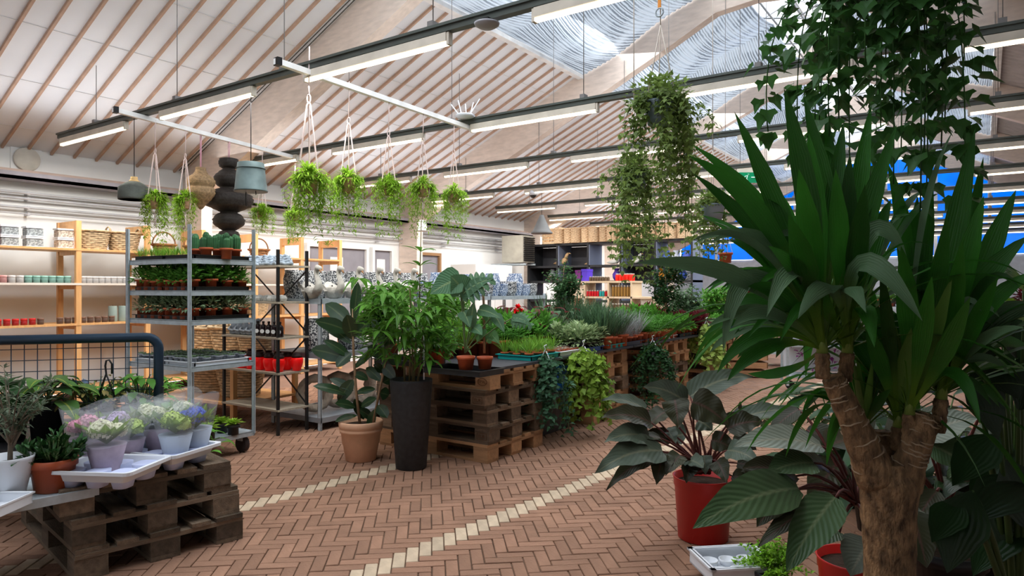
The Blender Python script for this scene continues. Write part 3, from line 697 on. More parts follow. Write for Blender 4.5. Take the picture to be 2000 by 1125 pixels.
for i in range(6):
    put(SP['lime'], onT(.12 + .14 * (i % 3), -.12 + .22 * (i // 3), TS[0] + .01), i, 'lime green lettuce-like plant on the bottom trolley shelf', 'lime plants on the bottom trolley shelf', 1.25)
for i in range(14):
    put(SP['peper'], onT(-.5 + .085 * (i % 7), -.1 + .2 * (i // 7), TS[0] + .01), i, 'low dark leafy plant on the bottom trolley shelf', 'leafy plants on the bottom trolley shelf', .9)

# ================================================================= BLACK POST SHELF with red lanterns
SB = thing('display_shelf', 'narrow shelf with black metal posts and five pale boards', 'shelf', (-5.87, 4.20, 0), 0)
for x in (-.43, .43):
    for y in (-.165, .165): MB().box((x - .012, y - .012, 0), (x + .012, y + .012, 1.74)).build('post', BLACKM, SB)
SBZ = [.24, .585, .915, 1.25, 1.595]
for z in SBZ: MB().box((-.45, -.18, z - .018), (.45, .18, z)).build('board', mat('pale_oak_board', (.38, .33, .26), .6, var=.15, stretch=(1, 8, 8)), SB)
MB().bar((-.43, .165, .25), (.43, .165, .9), .006, .015).bar((.43, .165, .25), (-.43, .165, .9), .006, .015).build('cross_brace', BLACKM, SB)
MB().bar((-.43, .165, .95), (.43, .165, 1.55), .006, .015).bar((.43, .165, .95), (-.43, .165, 1.55), .006, .015).build('cross_brace', BLACKM, SB)
def onB(x, y, z): return Vector((-5.87 + x, 4.20 + y, z + .001))
REDG = mat('glossy_red_glass', (.80, .008, .008), .12, var=.05, emit=.12)  # faint glow added to make the red glass brighter
ln = thing('red_lantern', 'red glass grave lantern with a dark metal lid', 'lantern')
MB().lathe([(.026, 0), (.034, .004), (.034, .02), (.040, .03), (.048, .06), (.050, .085), (.044, .10), (.034, .105)], n=16).build('glass_body', REDG, ln)
MB().lathe([(.040, .102), (.040, .122), (.030, .126), (.030, .140), (.0, .142)], n=16).build('lid', mat('dark_bronze', (.05, .03, .03), .4, .6), ln)
for i in range(12):
    put(ln, onB(-.37 + .145 * (i % 6) + (.06 if i > 5 else 0), -.10 + .16 * (i // 6), SBZ[1]), 0, 'round red glass lantern with dark lid, %s in the %s row' % (NTH[i % 6], 'front' if i < 6 else 'back'), 'red lanterns on the black-post shelf', 1.22)
bo = thing('black_bottle', 'black bottle with a round white label', 'bottle')
MB().lathe([(.030, 0), (.033, .004), (.033, .09), (.026, .105), (.011, .115), (.011, .13), (.013, .131), (.013, .145), (.0, .146)], n=16).build('bottle_body', mat('near_black_glass', (.015, .008, .01), .2), bo)
b = MB(); n = 14; b.v.append(Vector((0, -.0345, .05)))
for i in range(n): b.v.append(Vector((.02 * math.cos(6.283 * i / n), -.0343 , .05 + .02 * math.sin(6.283 * i / n))))
for i in range(n): b.face((0, 1 + i, 1 + (i + 1) % n))
b.build('round_label', mat('white_label', (.8, .8, .8), .5), bo)
for i in range(5): put(bo, onB(.06 + .085 * i, -.12, SBZ[2]), R(35), 'black bottle with round white label, %s from the grey figurines' % NTH[i], 'black bottles on the black-post shelf')
GREYC = mat('grey_concrete', (.30, .33, .37), .85, var=.25, scale=20, bump=.4)
fg = thing('grey_figurine', 'grey seated stone figurine', 'figurine')
MB().lathe([(.035, 0), (.05, .01), (.052, .03), (.035, .06), (.04, .075), (.036, .10), (.02, .115), (.028, .13), (.026, .155), (.0, .165)], n=14).build('torso', GREYC, fg)
MB().tube([(-.03, -.02, .08), (-.045, -.045, .05), (0, -.055, .04), (.045, -.045, .05), (.03, -.02, .08)], .012, 6).build('arms', GREYC, fg)
for i in range(5): put(fg, onB(-.38 + .095 * i, -.08, SBZ[2]), R(30), 'grey seated stone figurine, %s in the row left of the black bottles' % NTH[i], 'grey figurines on the black-post shelf')
sh = thing('grey_shell', 'fluted grey stone shell', 'ornament')
b = MB(); n = 24
pr = [(.0, 0), (.05, .005), (.06, .03), (.045, .055), (.0, .065)]
for (r, z) in pr:
    for j in range(n): a = 6.2832 * j / n; q = r * (1 if j % 2 else .8); b.v.append(Vector((q * math.cos(a), q * .75 * math.sin(a), z)))
for i in range(4):
    for j in range(n): b.face((i * n + j, i * n + (j + 1) % n, (i + 1) * n + (j + 1) % n, (i + 1) * n + j))
b.build('shell_body', mat('light_grey_stone', (.45, .45, .43), .8, bump=.3), sh)
for i in range(8): put(sh, onB(-.39 + .105 * i, -.08 + .02 * (i % 2), SBZ[3]), i * .7, 'fluted grey stone shell, %s from the plant trolley' % NTH[i], 'grey shells on the black-post shelf')
bd = thing('rope_bundle', 'coiled bundle of grey woven material', 'bundle')
for q in range(4): b = MB(); n = 18; b.tube([((.10 - .012 * q) * math.cos(6.2832 * i / n), (.075 - .01 * q) * math.sin(6.2832 * i / n), .02 + .022 * q + .008 * math.sin(i * 2.1 + q)) for i in range(n + 1)], .018, 6); b.build('coil', mat('grey_blue_weave', (.30, .36, .43), .9, var=.35, scale=30, bump=.6), bd)
MB().lathe([(0, .0), (.08, .01), (.085, .05), (.05, .09), (0, .095)], n=14).build('core', MATS['grey_blue_weave'], bd)
for i, x in enumerate((-.32, -.12, .10, .31)): put(bd, onB(x, -.02, SBZ[4]), i, ['coiled grey-blue bundle on top board, nearest the plant trolley', 'coiled grey-blue bundle on top board, second from the trolley', 'coiled grey-blue bundle on top board, third from the trolley', 'coiled grey-blue bundle on top board, at the swan end'][i], 'grey bundles on the black-post shelf')

# ================================================================= LONG GALVANISED RACK with swans
RC = thing('steel_rack', 'long galvanised steel display rack with swan planters and speckled pots', 'rack', (-5.65, 4.42, 0), 0)
RL = 4.1
for y in (0, 1.35, 2.75, RL):
    for x in (-.36, .36): post(MB(), x, y, 0, 1.30, .05).build('post', STEEL, RC)
RCZ = [.12, .74, 1.27]
for z in RCZ:
    MB().box((-.38, -.02, z - .01), (.38, RL + .02, z)).box((.36, -.02, z - .045), (.385, RL + .02, z + .005)).box((-.385, -.02, z - .045), (-.36, RL + .02, z + .005)).box((-.38, -.03, z - .045), (.38, -.02, z + .005)).build('shelf', STEEL if z > 1 else mat('dull_shelf', (.28, .30, .33), .6, .4), RC)
def onC(x, y, z): return Vector((-5.65 + x, 4.42 + y, z + .001))
SWANM = mat('weathered_grey_concrete', (.48, .46, .42), .85, var=.25, scale=18, bump=.4)
sw = thing('swan_planter', 'grey concrete swan planter with curved neck', 'planter')
b = MB(); n = 20
pr = [(.04, 0), (.09, .01), (.125, .06), (.13, .10), (.11, .115), (.10, .10), (.03, .08)]
for (r, z) in pr:
    for j in range(n):
        a = 6.2832 * j / n; x = r * math.cos(a); b.v.append(Vector((x * 1.35 - .02, r * .62 * math.sin(a), z + (.05 * max(0, -math.cos(a)) ** 2 if z > .05 else 0))))
for i in range(6):
    for j in range(n): b.face((i * n + j, i * n + (j + 1) % n, (i + 1) * n + (j + 1) % n, (i + 1) * n + j), True)
b.build('body', SWANM, sw)
MB().tube([(.11, 0, .06), (.17, 0, .10), (.165, 0, .16), (.12, 0, .20), (.105, 0, .25), (.14, 0, .285), (.185, 0, .275), (.20, 0, .255)], [.045, .04, .028, .023, .022, .026, .026, .012], 10).build('neck', SWANM, sw)
MB().tube([(.195, 0, .262), (.235, 0, .235)], [.013, .003], 8).build('beak', mat('brown_beak', (.30, .16, .08), .7), sw)
for sy in (-1, 1):
    b = MB()
    for q in range(7):
        a = Vector((.05 - .02 * q, sy * .078, .07 + .006 * q)); b.leaflet(a, Vector((-1, sy * .1, .35 + .04 * q)), .12, .04, Vector((0, sy, .2)))
    b.build('wing', SWANM, sw)
for i in range(6):
    put(sw, onC(.20 + .01 * (i % 2), .02 + .27 * i, RCZ[2]), R(-20), 'grey concrete swan planter, %s along the rack from the black-post shelf' % ['first', 'second', 'third', 'fourth', 'fifth', 'sixth'][i], 'swan planters on the steel rack', 1.08)
def speckle(nm, a, b_, sc_=85):
    m = bpy.data.materials.new(nm); m.use_nodes = True; N = m.node_tree.nodes; L = m.node_tree.links; bs = N['Principled BSDF']; bs.inputs['Roughness'].default_value = .6
    tc = N.new('ShaderNodeTexCoord'); vo = N.new('ShaderNodeTexNoise'); vo.inputs['Scale'].default_value = sc_; vo.inputs['Detail'].default_value = 2; L.new(tc.outputs['Object'], vo.inputs[0])
    cr_ = N.new('ShaderNodeValToRGB'); cr_.color_ramp.interpolation = 'CONSTANT'; cr_.color_ramp.elements[0].color = (*a, 1); cr_.color_ramp.elements[1].color = (*b_, 1); cr_.color_ramp.elements[1].position = .51
    L.new(vo.outputs[0], cr_.inputs[0]); L.new(cr_.outputs[0], bs.inputs['Base Color']); MATS[nm] = m; return m
SPW = speckle('black_white_speckle', (.035, .04, .05), (.70, .70, .70)); SPB = speckle('blue_white_speckle', (.10, .16, .30), (.60, .65, .74), 55)
vs = []
for i, m in enumerate((SPW, SPB)):
    v = thing('speckled_vase', 'speckled ceramic vase', 'vase'); MB().lathe([(.07, 0), (.075, .01), (.10, .12), (.105, .2), (.085, .27), (.09, .29), (.08, .29), (.075, .2)], n=20).build('vase_body', m, v); vs.append(v)
    v2 = thing('speckled_pot', 'speckled ceramic pot', 'pot'); MB().lathe([(.06, 0), (.09, .0), (.115, .08), (.11, .16), (.12, .18), (.105, .18), (.10, .12)], n=20, sq=.5).build('pot_body', m, v2); vs.append(v2)
g = random.Random(21)
for i in range(15):
    put(vs[0], onC(-.12 - .12 * (i % 2), .05 + .135 * i, RCZ[2]), i, 'black and white speckled tall vase standing behind the concrete swans' if i < 11 else 'black and white speckled tall vase beyond the last swan', 'tall speckled vases behind the swans')
for i in range(26):
    k = 1 if i % 3 == 0 else (3 if i % 3 == 1 else 2)
    nm = ['', 'black and white speckled squat pot', 'blue and white speckled tall vase', 'blue and white speckled squat pot'][k]
    put(vs[k], onC(.20 - .24 * (i % 2), 1.72 + .092 * i, RCZ[2]), i, nm + ' on the far stretch of the steel rack', 'speckled ceramics on the far stretch of the steel rack', g.uniform(.85, 1.1))
for i in range(16):
    k = (0, 1, 1)[i % 3]; put(vs[k], onC(.15 - .28 * (i % 2), .1 + .24 * i, RCZ[1]), i, 'speckled %s on the middle shelf of the steel rack' % ('tall vase' if k == 0 else 'squat pot'), 'speckled ceramics on the middle rack shelf', 1.15)
# stone rings below
for i in range(6):
    b = MB(); n = 20; b.tube([(.15 * math.cos(6.2832 * q / n), 0, .155 + .15 * math.sin(6.2832 * q / n)) for q in range(n + 1)], [.042 + .006 * math.sin(q * 2.7) for q in range(n + 1)], 8, False)
    b.v = [v + Vector((0, 0, .05)) for v in b.v]
    o = tag(b.build('stone_ring', mat('beige_rough_stone', (.42, .34, .27), .9, var=.3, scale=14, bump=.8)), 'rough beige stone ring, %s from the near end of the bottom shelf' % ['first', 'second', 'third', 'fourth', 'fifth', 'sixth'][i], 'ornament', 'stone rings on the bottom rack shelf')
    o.location = onC(.12, .12 + .30 * i, RCZ[0] + .0); o.rotation_euler = (0, 0, R(70))
# ================================================================= WOODEN WALL RACKS
WRX0, WRX1 = -9.62, -9.08
frames = [1.9, 2.9, 3.88, 4.72, 5.5, 6.35, 7.2, 8.0]
WZ = [.14, .95, 1.44, 1.86]
wr = thing('wooden_rack', 'orange pine display rack along the white wall', 'rack', (0, 0, 0))
for y in frames:
    if y < 3.8: continue
    f = MB().box((WRX1 - .05, y - .03, 0), (WRX1, y + .03, 2.2)).build('upright', PINE, wr)
    MB().box((WRX0, y - .03, 0), (WRX0 + .05, y + .03, 2.2)).build('upright', PINE, wr)
    for z in WZ: MB().box((WRX0 + .05, y - .02, z - .075), (WRX1 - .05, y + .02, z - .025)).build('cross_rail', PINE, wr)
    MB().box((WRX0 + .05, y - .02, 2.08), (WRX1 - .05, y + .02, 2.2)).build('cross_rail', PINE, wr)
for a, b_ in zip(frames, frames[1:]):
    for z in WZ: MB().box((WRX0, a + .0, z - .025), (WRX1 + .005, b_, z)).build('shelf_board', PINE if z != 1.44 else mat('white_shelf_edge', (.78, .70, .62), .5), wr)
# tubs of gravel
def cube_round(b, w_, d, h): b.lathe([(w_ * .5, 0), (w_ * .52, .004), (w_ * .52, h)], n=4, smooth=False)
CLEARP = clear('clear_plastic', (1, 1, 1), .25, .1)
def tub(nm, c):
    t = thing('gravel_tub', nm, 'tub'); MB().box((-.085, -.06, 0), (.085, .06, .095)).build('gravel', speckle('gravel_' + str(len(MATS)), [x * .5 for x in c], c, 60), t)
    MB().box((-.095, -.07, -.0), (.095, .07, .012)).box((-.095, -.07, .1), (.095, .07, .118)).build('lid', WHITEP, t); return t
tp, tg, tn = tub('tub', (.75, .25, .32)), tub('tub', (.40, .44, .46)), tub('tub', (.72, .6, .5))
spots = [(tp, 2.98, 'pink'), (tg, 3.20, 'grey'), (tg, 3.45, 'dark grey'), (tn, 3.78, 'beige')]
for tt, y, cn in spots:
    for lv in (0, 1):
        put(tt, (WRX1 - .16, y, WZ[3] + .122 * lv), R(90), '%s tub of %s decorative gravel with white lid, %s' % ('lower' if lv == 0 else 'upper', cn, {'pink': 'at the picture edge', 'grey': 'beside the pink ones', 'dark grey': 'mid-shelf', 'beige': 'against the pine upright'}[cn]))
# wicker baskets
WICK = mat('wicker_tan', (.55, .40, .24), .8, var=.35, scale=30, bump=.6); WICKD = mat('wicker_gap', (.09, .055, .035), .9); WICKL = mat('wicker_light', (.86, .60, .38), .7, var=.25, scale=30, bump=.5, rnd=.15)
def basket(nm, label, m, a, b_, h, taper=.75, handles='side', rows=None, nst=28, cat='basket', core=None):
    t = thing(nm, label, cat)
    n = 40; rows = rows or int(h / .022)
    def ring(z, f=1.0): 
        k = taper + (1 - taper) * z / h; return [Vector((a * k * f * math.copysign(abs(math.cos(x)) ** .7, math.cos(x)), b_ * k * f * math.copysign(abs(math.sin(x)) ** .7, math.sin(x)), z)) for x in [6.28318 * i / n for i in range(n)]]
    s = MB(); n0 = 0
    for z, f in ((0, .96), (h, .96), (h, .90), (.01, .88)): s.v += ring(z, f)
    for i in range(3):
        for j in range(n): s.face((i * n + j, i * n + (j + 1) % n, (i + 1) * n + (j + 1) % n, (i + 1) * n + j))
    s.face(list(range(n))[::-1]); s.face(list(range(3 * n, 4 * n))); s.build('basket_wall', core or WICKD, t)
    s = MB()
    for r_ in range(rows):
        z = h * (r_ + .5) / rows; rg = ring(z, 1.0); k = len(s.v); hh = h / rows * .40
        for i, p in enumerate(rg):
            o = 1.0 + (.028 if (i // 2 + r_) % 2 else -.02); q = Vector((p.x * o, p.y * o, p.z)); s.v += [q - Vector((0, 0, hh)), q + Vector((0, 0, hh))]
        for i in range(n): j = (i + 1) % n; s.face((k + 2 * i, k + 2 * j, k + 2 * j + 1, k + 2 * i + 1))
    o = s.build('weave', m, t); o['kind'] = 'stuff'
    rg = ring(h, 1.03); MB().tube(rg + [rg[0]], .012, 6, False).build('rim', m, t)
    if handles == 'side':
        for sx in (-1, 1): MB().tube([(sx * a * .9, -.06, h), (sx * a * .95, -.05, h + .05), (sx * a * .95, 0, h + .07), (sx * a * .95, .05, h + .05), (sx * a * .9, .06, h)], .009, 6).build('handle', m, t)
    elif handles == 'top':
        MB().tube([(a * math.cos(x), 0, h + a * 1.15 * math.sin(x)) for x in [math.pi * i / 12 for i in range(13)]], .009, 6).build('handle', m, t)
    return t
bk = basket('wicker_basket', 'tall tan wicker basket with side handles', WICK, .20, .16, .235)
for i, (y, lb) in enumerate(((4.12, 'nearest the upright'), (4.50, 'leaning beside the first'))): put(bk, (WRX1 - .2, y, WZ[3]), R(90), 'tan wicker basket with looped handles on the top pine shelf, %s' % lb, 'baskets on the top pine shelf')
hb = basket('handled_basket', 'basket', mat('wicker_brown', (.30, .15, .07), .8, var=.3, scale=30), .13, .10, .10, .7, 'top')
for i, (y, x) in enumerate(((5.05, -9.3), (5.5, -9.3), (6.55, -9.3))): put(hb, (x, y, WZ[3]), R(80), 'brown basket with arched handle, %s' % ['behind the small tufts of the trolley', 'behind the cacti', 'above the grey bundles'][i], 'arched baskets on the pine rack', 1.15)
for i in range(9):
    zz = WZ[1] if i < 4 else (WZ[2] if i < 6 else WZ[0]); put(bk, (WRX1 - .22, 5.0 + .5 * (i % 5 if i < 4 else i - 3.6 if i < 6 else i - 5), zz), R(90), 'tan wicker basket on the %s pine shelf behind the trolley' % ('lower' if i < 4 else 'middle' if i < 6 else 'bottom'), 'baskets on the pine rack behind the trolley', .95)
# wicker things on a low stand behind trolley
BNC = W(440, 7.75, 0)
for i, (x, y, z, s_) in enumerate(((-.45, .12, .62, 1.25), (.02, .10, .62, 1.35), (.48, .1, .62, 1.15), (-.3, 0, .20, 1.25), (.3, 0, .20, 1.25))):
    x += BNC.x; y += BNC.y
    put(bk, (x, y, z), R(8 * i), '%s wicker basket on the low bench behind the plant trolley' % ['largest', 'second', 'third', 'fourth, under-bench', 'fifth, under-bench'][i], 'baskets around the low bench', s_)
bn = thing('low_bench', 'low brown bench stacked with wicker baskets behind the trolley', 'bench', (BNC.x, BNC.y, 0), R(5))
MB().box((-.7, -.45, .585), (.7, .45, .615)).build('bench_top', PINE, bn); MB().box((-.7, -.45, .17), (.7, .45, .195)).build('bench_shelf', PINE, bn)
for sx in (-1, 1):
    for sy in (-1, 1): MB().box((sx * .66 - .025, sy * .41 - .025, 0), (sx * .66 + .025, sy * .41 + .025, .585)).build('leg', PINE, bn)
# candles on the pine shelves
def candle(nm, c, r, h, lid):
    t = thing('candle_jar', nm, 'candle'); MB().lathe([(r * .9, 0), (r, .004), (r, h * .7)], n=14).build('jar', mat('jar_' + nm, [x * .45 for x in c], .3), t)
    MB().lathe([(r * 1.02, h * .7), (r * 1.02, h), (0, h + .001)], n=14).build('lid', mat('lid_' + nm, c, .4), t); return t
cs = {k: candle(k, c, .037, .085, 1) for k, c in (('pink', (.75, .38, .36)), ('teal', (.32, .58, .50)), ('white', (.75, .72, .70)), ('red', (.62, .03, .03)), ('brown', (.20, .12, .09)))}
for i in range(22):
    y = 2.95 + .083 * i if i < 11 else 3.95 + .072 * (i - 11)
    k = 'pink' if i < 3 else ('white' if i in (3, 4) or i >= 11 else 'teal')
    for r_ in (0, 1):
        if r_ and k == 'white' and i % 3: continue
        put(cs[k], (WRX1 - .06 - .09 * r_, y, WZ[2]), 0, '%s-lidded candle jar on the white-edged pine shelf' % k, '%s candle jars on the pine rack' % k)
for i in range(16):
    y = 2.9 + .085 * i + (.12 if i > 7 else 0); k = 'red' if i < 7 else 'brown'
    put(cs[k], (WRX1 - .07, y, WZ[1]), 0, '%s candle jar just above the dark mesh railing' % k, '%s candle jars above the railing' % k, .9)
cyl = thing('pillar_candle', 'pillar candle', 'candle'); MB().lathe([(.05, 0), (.052, .01), (.052, .19), (.045, .2), (0, .198)], n=16).build('wax', mat('sage_wax', (.27, .34, .31), .5), cyl); MB().tube([(0, 0, .195), (0, 0, .215)], .002, 4).build('wick', BLACKM, cyl)
for i in range(2): put(cyl, (WRX1 - .12, 4.33 + .125 * i, WZ[1]), 0, 'thick sage green pillar candle, %s' % ['on the pine upright side', 'on the trolley side'][i], 'sage pillar candles')
ball = thing('glass_ball', 'ball', 'ball')
for i, (c, y, n_) in enumerate((((.65, .02, .03), 3.42, 'bright red'), ((.30, .50, .62), 3.56, 'pale blue'), ((.62, .58, .5), 3.66, 'cream'), ((.30, .03, .03), 3.78, 'dark red'), ((.05, .09, .16), 3.98, 'navy'))):
    o = ball if i == 0 else thing('glass_ball', '', 'ball'); o['label'] = '%s ball on the lowest pine shelf behind the mesh' % n_; o.location = (WRX1 - .1, y, WZ[0])
    MB().lathe([(.0, .0)] + [(.055 * math.sin(a), .055 - .055 * math.cos(a)) for a in [math.pi * q / 10 for q in range(1, 10)]] + [(0, .11)], n=16).build('sphere', mat('ball_%d' % i, c, .3), o)
    MB().tube([(0, 0, .108), (0, 0, .122)], .01, 8).build('cap', STEEL, o)

# ================================================================= NAVY TUBE FENCE
FA, FB = Vector((-4.86, 1.42, 0)), Vector((-4.22, 2.28, 0))
fd = (FB - FA).normalized(); FL = 1.35; rzF = math.atan2(fd.y, fd.x)
fn = thing('mesh_railing', 'navy tubular railing filled with thin square wire mesh', 'railing', FB, rzF)
NVT = mat('navy_painted_tube', (.012, .03, .055), .35, .2)
MB().tube([(-FL, 0, 1.075)] + [(-.09 + .07 * math.sin(a), 0, 1.005 + .07 * math.cos(a)) for a in [R(90) * q / 6 for q in range(7)]] + [(-.02, 0, .10)], .029, 14).build('frame_tube', NVT, fn)
MB().tube([(-FL, 0, .10), (-.02, 0, .10)], .018, 8).build('bottom_tube', NVT, fn)
MB().box((-.045, -.03, 0), (.005, .03, .11)).build('foot', NVT, fn)
for i in range(20): MB().tube([(-.07 - .066 * i, 0, .10), (-.07 - .066 * i, 0, 1.06)], .0032, 4).build('mesh_wire', NVT, fn)
for i in range(14): MB().tube([(-FL, .005, .16 + .066 * i), (-.03, .005, .16 + .066 * i)], .0032, 4).build('mesh_wire', NVT, fn)
for i, x in enumerate((-.98, -.30)):
    o = thing('plant_hook', 'black wire plant hanger hooked on the navy mesh, %s' % ['above the grey olive plant', 'above the pink hydrangea'][i], 'hook', FB + fd * x + Vector((0, 0, 0)), rzF)
    MB().tube([(0.03, -.03, .86), (.03, -.03, .92), (.015, -.03, .945), (0, -.03, .94), (-.005, -.03, .91), (0, -.03, .86), (-.045, -.03, .72)], .006, 6).tube([(0, -.03, .86), (.045, -.03, .72)], .005, 6).build('hook_wire', BLACKP, o)

# ================================================================= STEEL BENCH at the left edge with pots
BZ = .415
be = thing('steel_bench', 'galvanised bench edge in front of the railing carrying white and orange pots', 'bench', (-3.86, 1.55, 0), R(-2))
bp0, bp1 = W(182, 3.30, 0), W(-60, 2.95, 0)
bdir = (bp0 - bp1).normalized(); be.location = bp0; be.rotation_euler[2] = math.atan2(bdir.y, bdir.x)
MB().box((-1.2, .0, BZ - .005), (0, .46, BZ)).box((-1.2, -.02, BZ - .035), (.0, .0, BZ + .006)).box((-.0, -.02, BZ - .03), (.02, .46, BZ + .004)).build('bench_top', STEEL, be)
for (x, y) in ((-.85, .02), (-.85, .42)): MB().box((x - .02, y - .02, 0), (x + .02, y + .02, BZ - .03)).build('leg', STEEL, be)
def onE(a, b_): c, s_ = bdir.x, bdir.y; return Vector((bp0.x + a * c - b_ * s_, bp0.y + a * s_ + b_ * c, BZ + .001))
# white pot with grey olive
op = thing('olive_plant', 'spindly grey-green olive shrub in a white tapered pot', 'potted plant', W(18, 3.16, BZ + .001))
MB().lathe([(.055, 0), (.062, .005), (.098, .175), (.102, .19), (.096, .19), (.088, .15)], n=32).build('pot', WHITEP, op); MB().lathe([(0, .15), (.09, .155)], n=20).build('soil', SOIL, op)
b = MB(); f = MB(); g = random.Random(4)
b.tube([(0.01, 0, .15), (.012, 0, .25), (.02, .01, .33)], [.012, .01, .008], 8)
for i in range(22):
    th = g.uniform(0, 6.28); e = Vector((math.cos(th) * g.uniform(.08, .2), math.sin(th) * g.uniform(.08, .2), g.uniform(.36, .62))); s0 = Vector((.012, 0, g.uniform(.2, .33))); pth = bez(s0, s0.lerp(e, .5) + Vector((0, 0, .05)), e, 7); b.tube(pth, [.005 - .0005 * q for q in range(8)], 5)
    for q in range(2, 8):
        for k in range(5): d = Vector((g.gauss(0, 1), g.gauss(0, 1), g.gauss(.5, .8))); f.leaflet(pth[q], d, g.uniform(.03, .05), .011, Vector((0, 0, 1)))
b.build('branch', mat('grey_bark', (.20, .16, .12), .85), op); o = f.build('foliage', leaf('olive_grey', (.13, .17, .11)), op); o['kind'] = 'stuff'
# orange pot with thick paddle succulent
cp = thing('crassula_plant', 'dense dark paddle-leaved succulent in a large orange plastic pot', 'potted plant', W(104, 3.28, BZ + .001))
MB().lathe([(.075, 0), (.078, .003), (.094, .115), (.103, .117), (.104, .152), (.097, .152), (.092, .12)], n=32).build('pot', TERRA, cp); MB().lathe([(0, .125), (.095, .13)], n=20).build('soil', SOIL, cp)
f = MB(); b = MB()
for i in range(60):
    th = g.uniform(0, 6.28); ee = g.uniform(.35, 1.45); L_ = g.uniform(.08, .16); d = Vector((math.cos(th) * math.cos(ee), math.sin(th) * math.cos(ee), math.sin(ee))); s0 = Vector((0, 0, .12)) + Vector((d.x, d.y, 0)) * .05; e = s0 + d * L_; b.tube([s0, e], .004, 4)
    for q in range(9):
        t_ = .25 + .75 * q / 8; dd = (d + Vector((g.gauss(0, .6), g.gauss(0, .6), g.gauss(.3, .4)))).normalized(); f.blade(bez(s0.lerp(e, t_), s0.lerp(e, t_) + dd * .018, s0.lerp(e, t_) + dd * .036, 2), .021, tab((0, .5), (.5, 1), (1, .35)), .5)
b.build('stems', mat('green_stem', (.09, .14, .05), .6), cp); o = f.build('foliage', leaf('succulent_dark', (.035, .11, .03), rough=.3, trans=.05), cp); o['kind'] = 'stuff'
o = tag(link('plant_tray', TRM['white'], loc=W(-12, 2.95, BZ + .001), rot=(0, 0, YAW)), 'white plastic tray at the very edge of the steel bench', 'tray'); o.scale = (.28, .8, .9)

# ================================================================= HYDRANGEA TRAYS
TP = .433
g = random.Random(9)
def big_tray(loc, rz, label):
    t = thing('moulded_tray', label, 'tray', loc, rz); b = MB(); Lx, Ly = .25, .155
    def ringp(k, z, r): return [Vector((x * k + r * math.cos(a), y * k + r * math.sin(a), z)) for (x, y, a0) in ((Lx, Ly, 0), (-Lx, Ly, 90), (-Lx, -Ly, 180), (Lx, -Ly, 270)) for a in [R(a0 + 30 * q) for q in range(4)]]
    n = 16
    for (k, z, r) in ((.80, .03, .02), (.88, .078, .03), (.98, .08, .035), (.98, .066, .035)): b.v += ringp(k, z, r)
    for i in range(3):
        for j in range(n): b.face((i * n + j, i * n + (j + 1) % n, (i + 1) * n + (j + 1) % n, (i + 1) * n + j))
    b.face(list(range(n))); b.build('tray_rim', WHITEP, t); t.scale = (.80, .95, 1.15)
    for x in (-.16, 0, .16):
        for y in (-.085, .085): MB().lathe([(.045, 0), (.055, .03), (.06, .066)], (x, y, 0), n=16, sq=.6).build('tray_foot', mat('lavender_plastic', (.50, .55, .78), .35), t)
    return t
t1 = W(214, 3.36, TP); t2 = W(325, 3.72, TP)
big_tray(t1, YAW + R(-6), 'pale lilac moulded tray under the white hydrangea, nearer the orange pot')
big_tray(t2, YAW + R(-18), 'pale lilac moulded tray holding the green wrapped hydrangeas')
SLEEVE = clear('clear_sleeve', (.80, .84, .92), .17, .06); PAPER = mat('lilac_paper_wrap', (.33, .27, .36), .6, var=.25, scale=12); PAPB = mat('pale_blue_wrap', (.40, .46, .58), .6, var=.1)
def hydrangea(loc, label, fc, pap, s_=1.0, seed=1, petals=90):
    t = thing('hydrangea', label, 'flower', loc, seed, 'wrapped hydrangeas'); g = random.Random(seed)
    MB().lathe([(.040, 0), (.043, .004), (.066, .105)], n=16).lathe([(0, .09), (.055, .092)], n=16).build('wrap', pap, t)
    b = MB(); n = 20
    for z, r in ((.10, .066), (.16, .080), (.225, .094)):
        for j in range(n): a = 6.2832 * j / n; rr = r * (1 + .06 * math.sin(a * 3 + seed) ) ; b.v.append(Vector((rr * math.cos(a), rr * math.sin(a), z + (.02 * math.sin(2 * a + seed) if z > .2 else 0))))
    for i in range(2):
        for j in range(n): b.face((i * n + j, i * n + (j + 1) % n, (i + 1) * n + (j + 1) % n, (i + 1) * n + j), True)
    b.build('plastic_sleeve', SLEEVE, t)
    f = MB()
    for i in range(14):
        a = i * 2.4; d = Vector((math.cos(a), math.sin(a), .75)); p = Vector((0, 0, .105)); f.blade(bez(p, p + d * .04, p + d * .085 + Vector((0, 0, .012 * (i % 3))), 3), .05, OVATE, .2)
    f.build('leaves', leaf('hydrangea_leaf', (.16, .26, .05), rib=(.3, .4, .12)), t)
    f = MB()
    for (cx, cy, cz, R_) in ((-.012, -.012, .155, .040), (.034, .022, .145, .027), (-.036, .022, .15, .026)):
        for i in range(petals):
            z = 1 - 1.5 * (i + .5) / petals; a = i * 2.39996; r = math.sqrt(max(0, 1 - z * z)); d = Vector((r * math.cos(a), r * math.sin(a), z)); p = Vector((cx, cy, cz)) + d * R_ * g.uniform(.92, 1.08)
            u = d.orthogonal().normalized(); v = d.cross(u); q = .0085; n0 = len(f.v); tl = d * .003
            f.v += [p - u * q + tl, p - v * q, p + u * q + tl, p + v * q]; f.face((n0, n0 + 1, n0 + 2, n0 + 3))
    o = f.build('blossom', fc, t); o['kind'] = 'stuff'
    t.scale = (s_ * 1.18,) * 3; return t
FW = leaf('petal_cream', (.80, .80, .62), var=.12); FG = leaf('petal_green', (.52, .66, .22), var=.2); FP = leaf('petal_rose', (.78, .36, .50), var=.2); FL_ = leaf('petal_lilac', (.62, .50, .74), var=.2); FBL = leaf('petal_blue', (.10, .16, .62), var=.3)
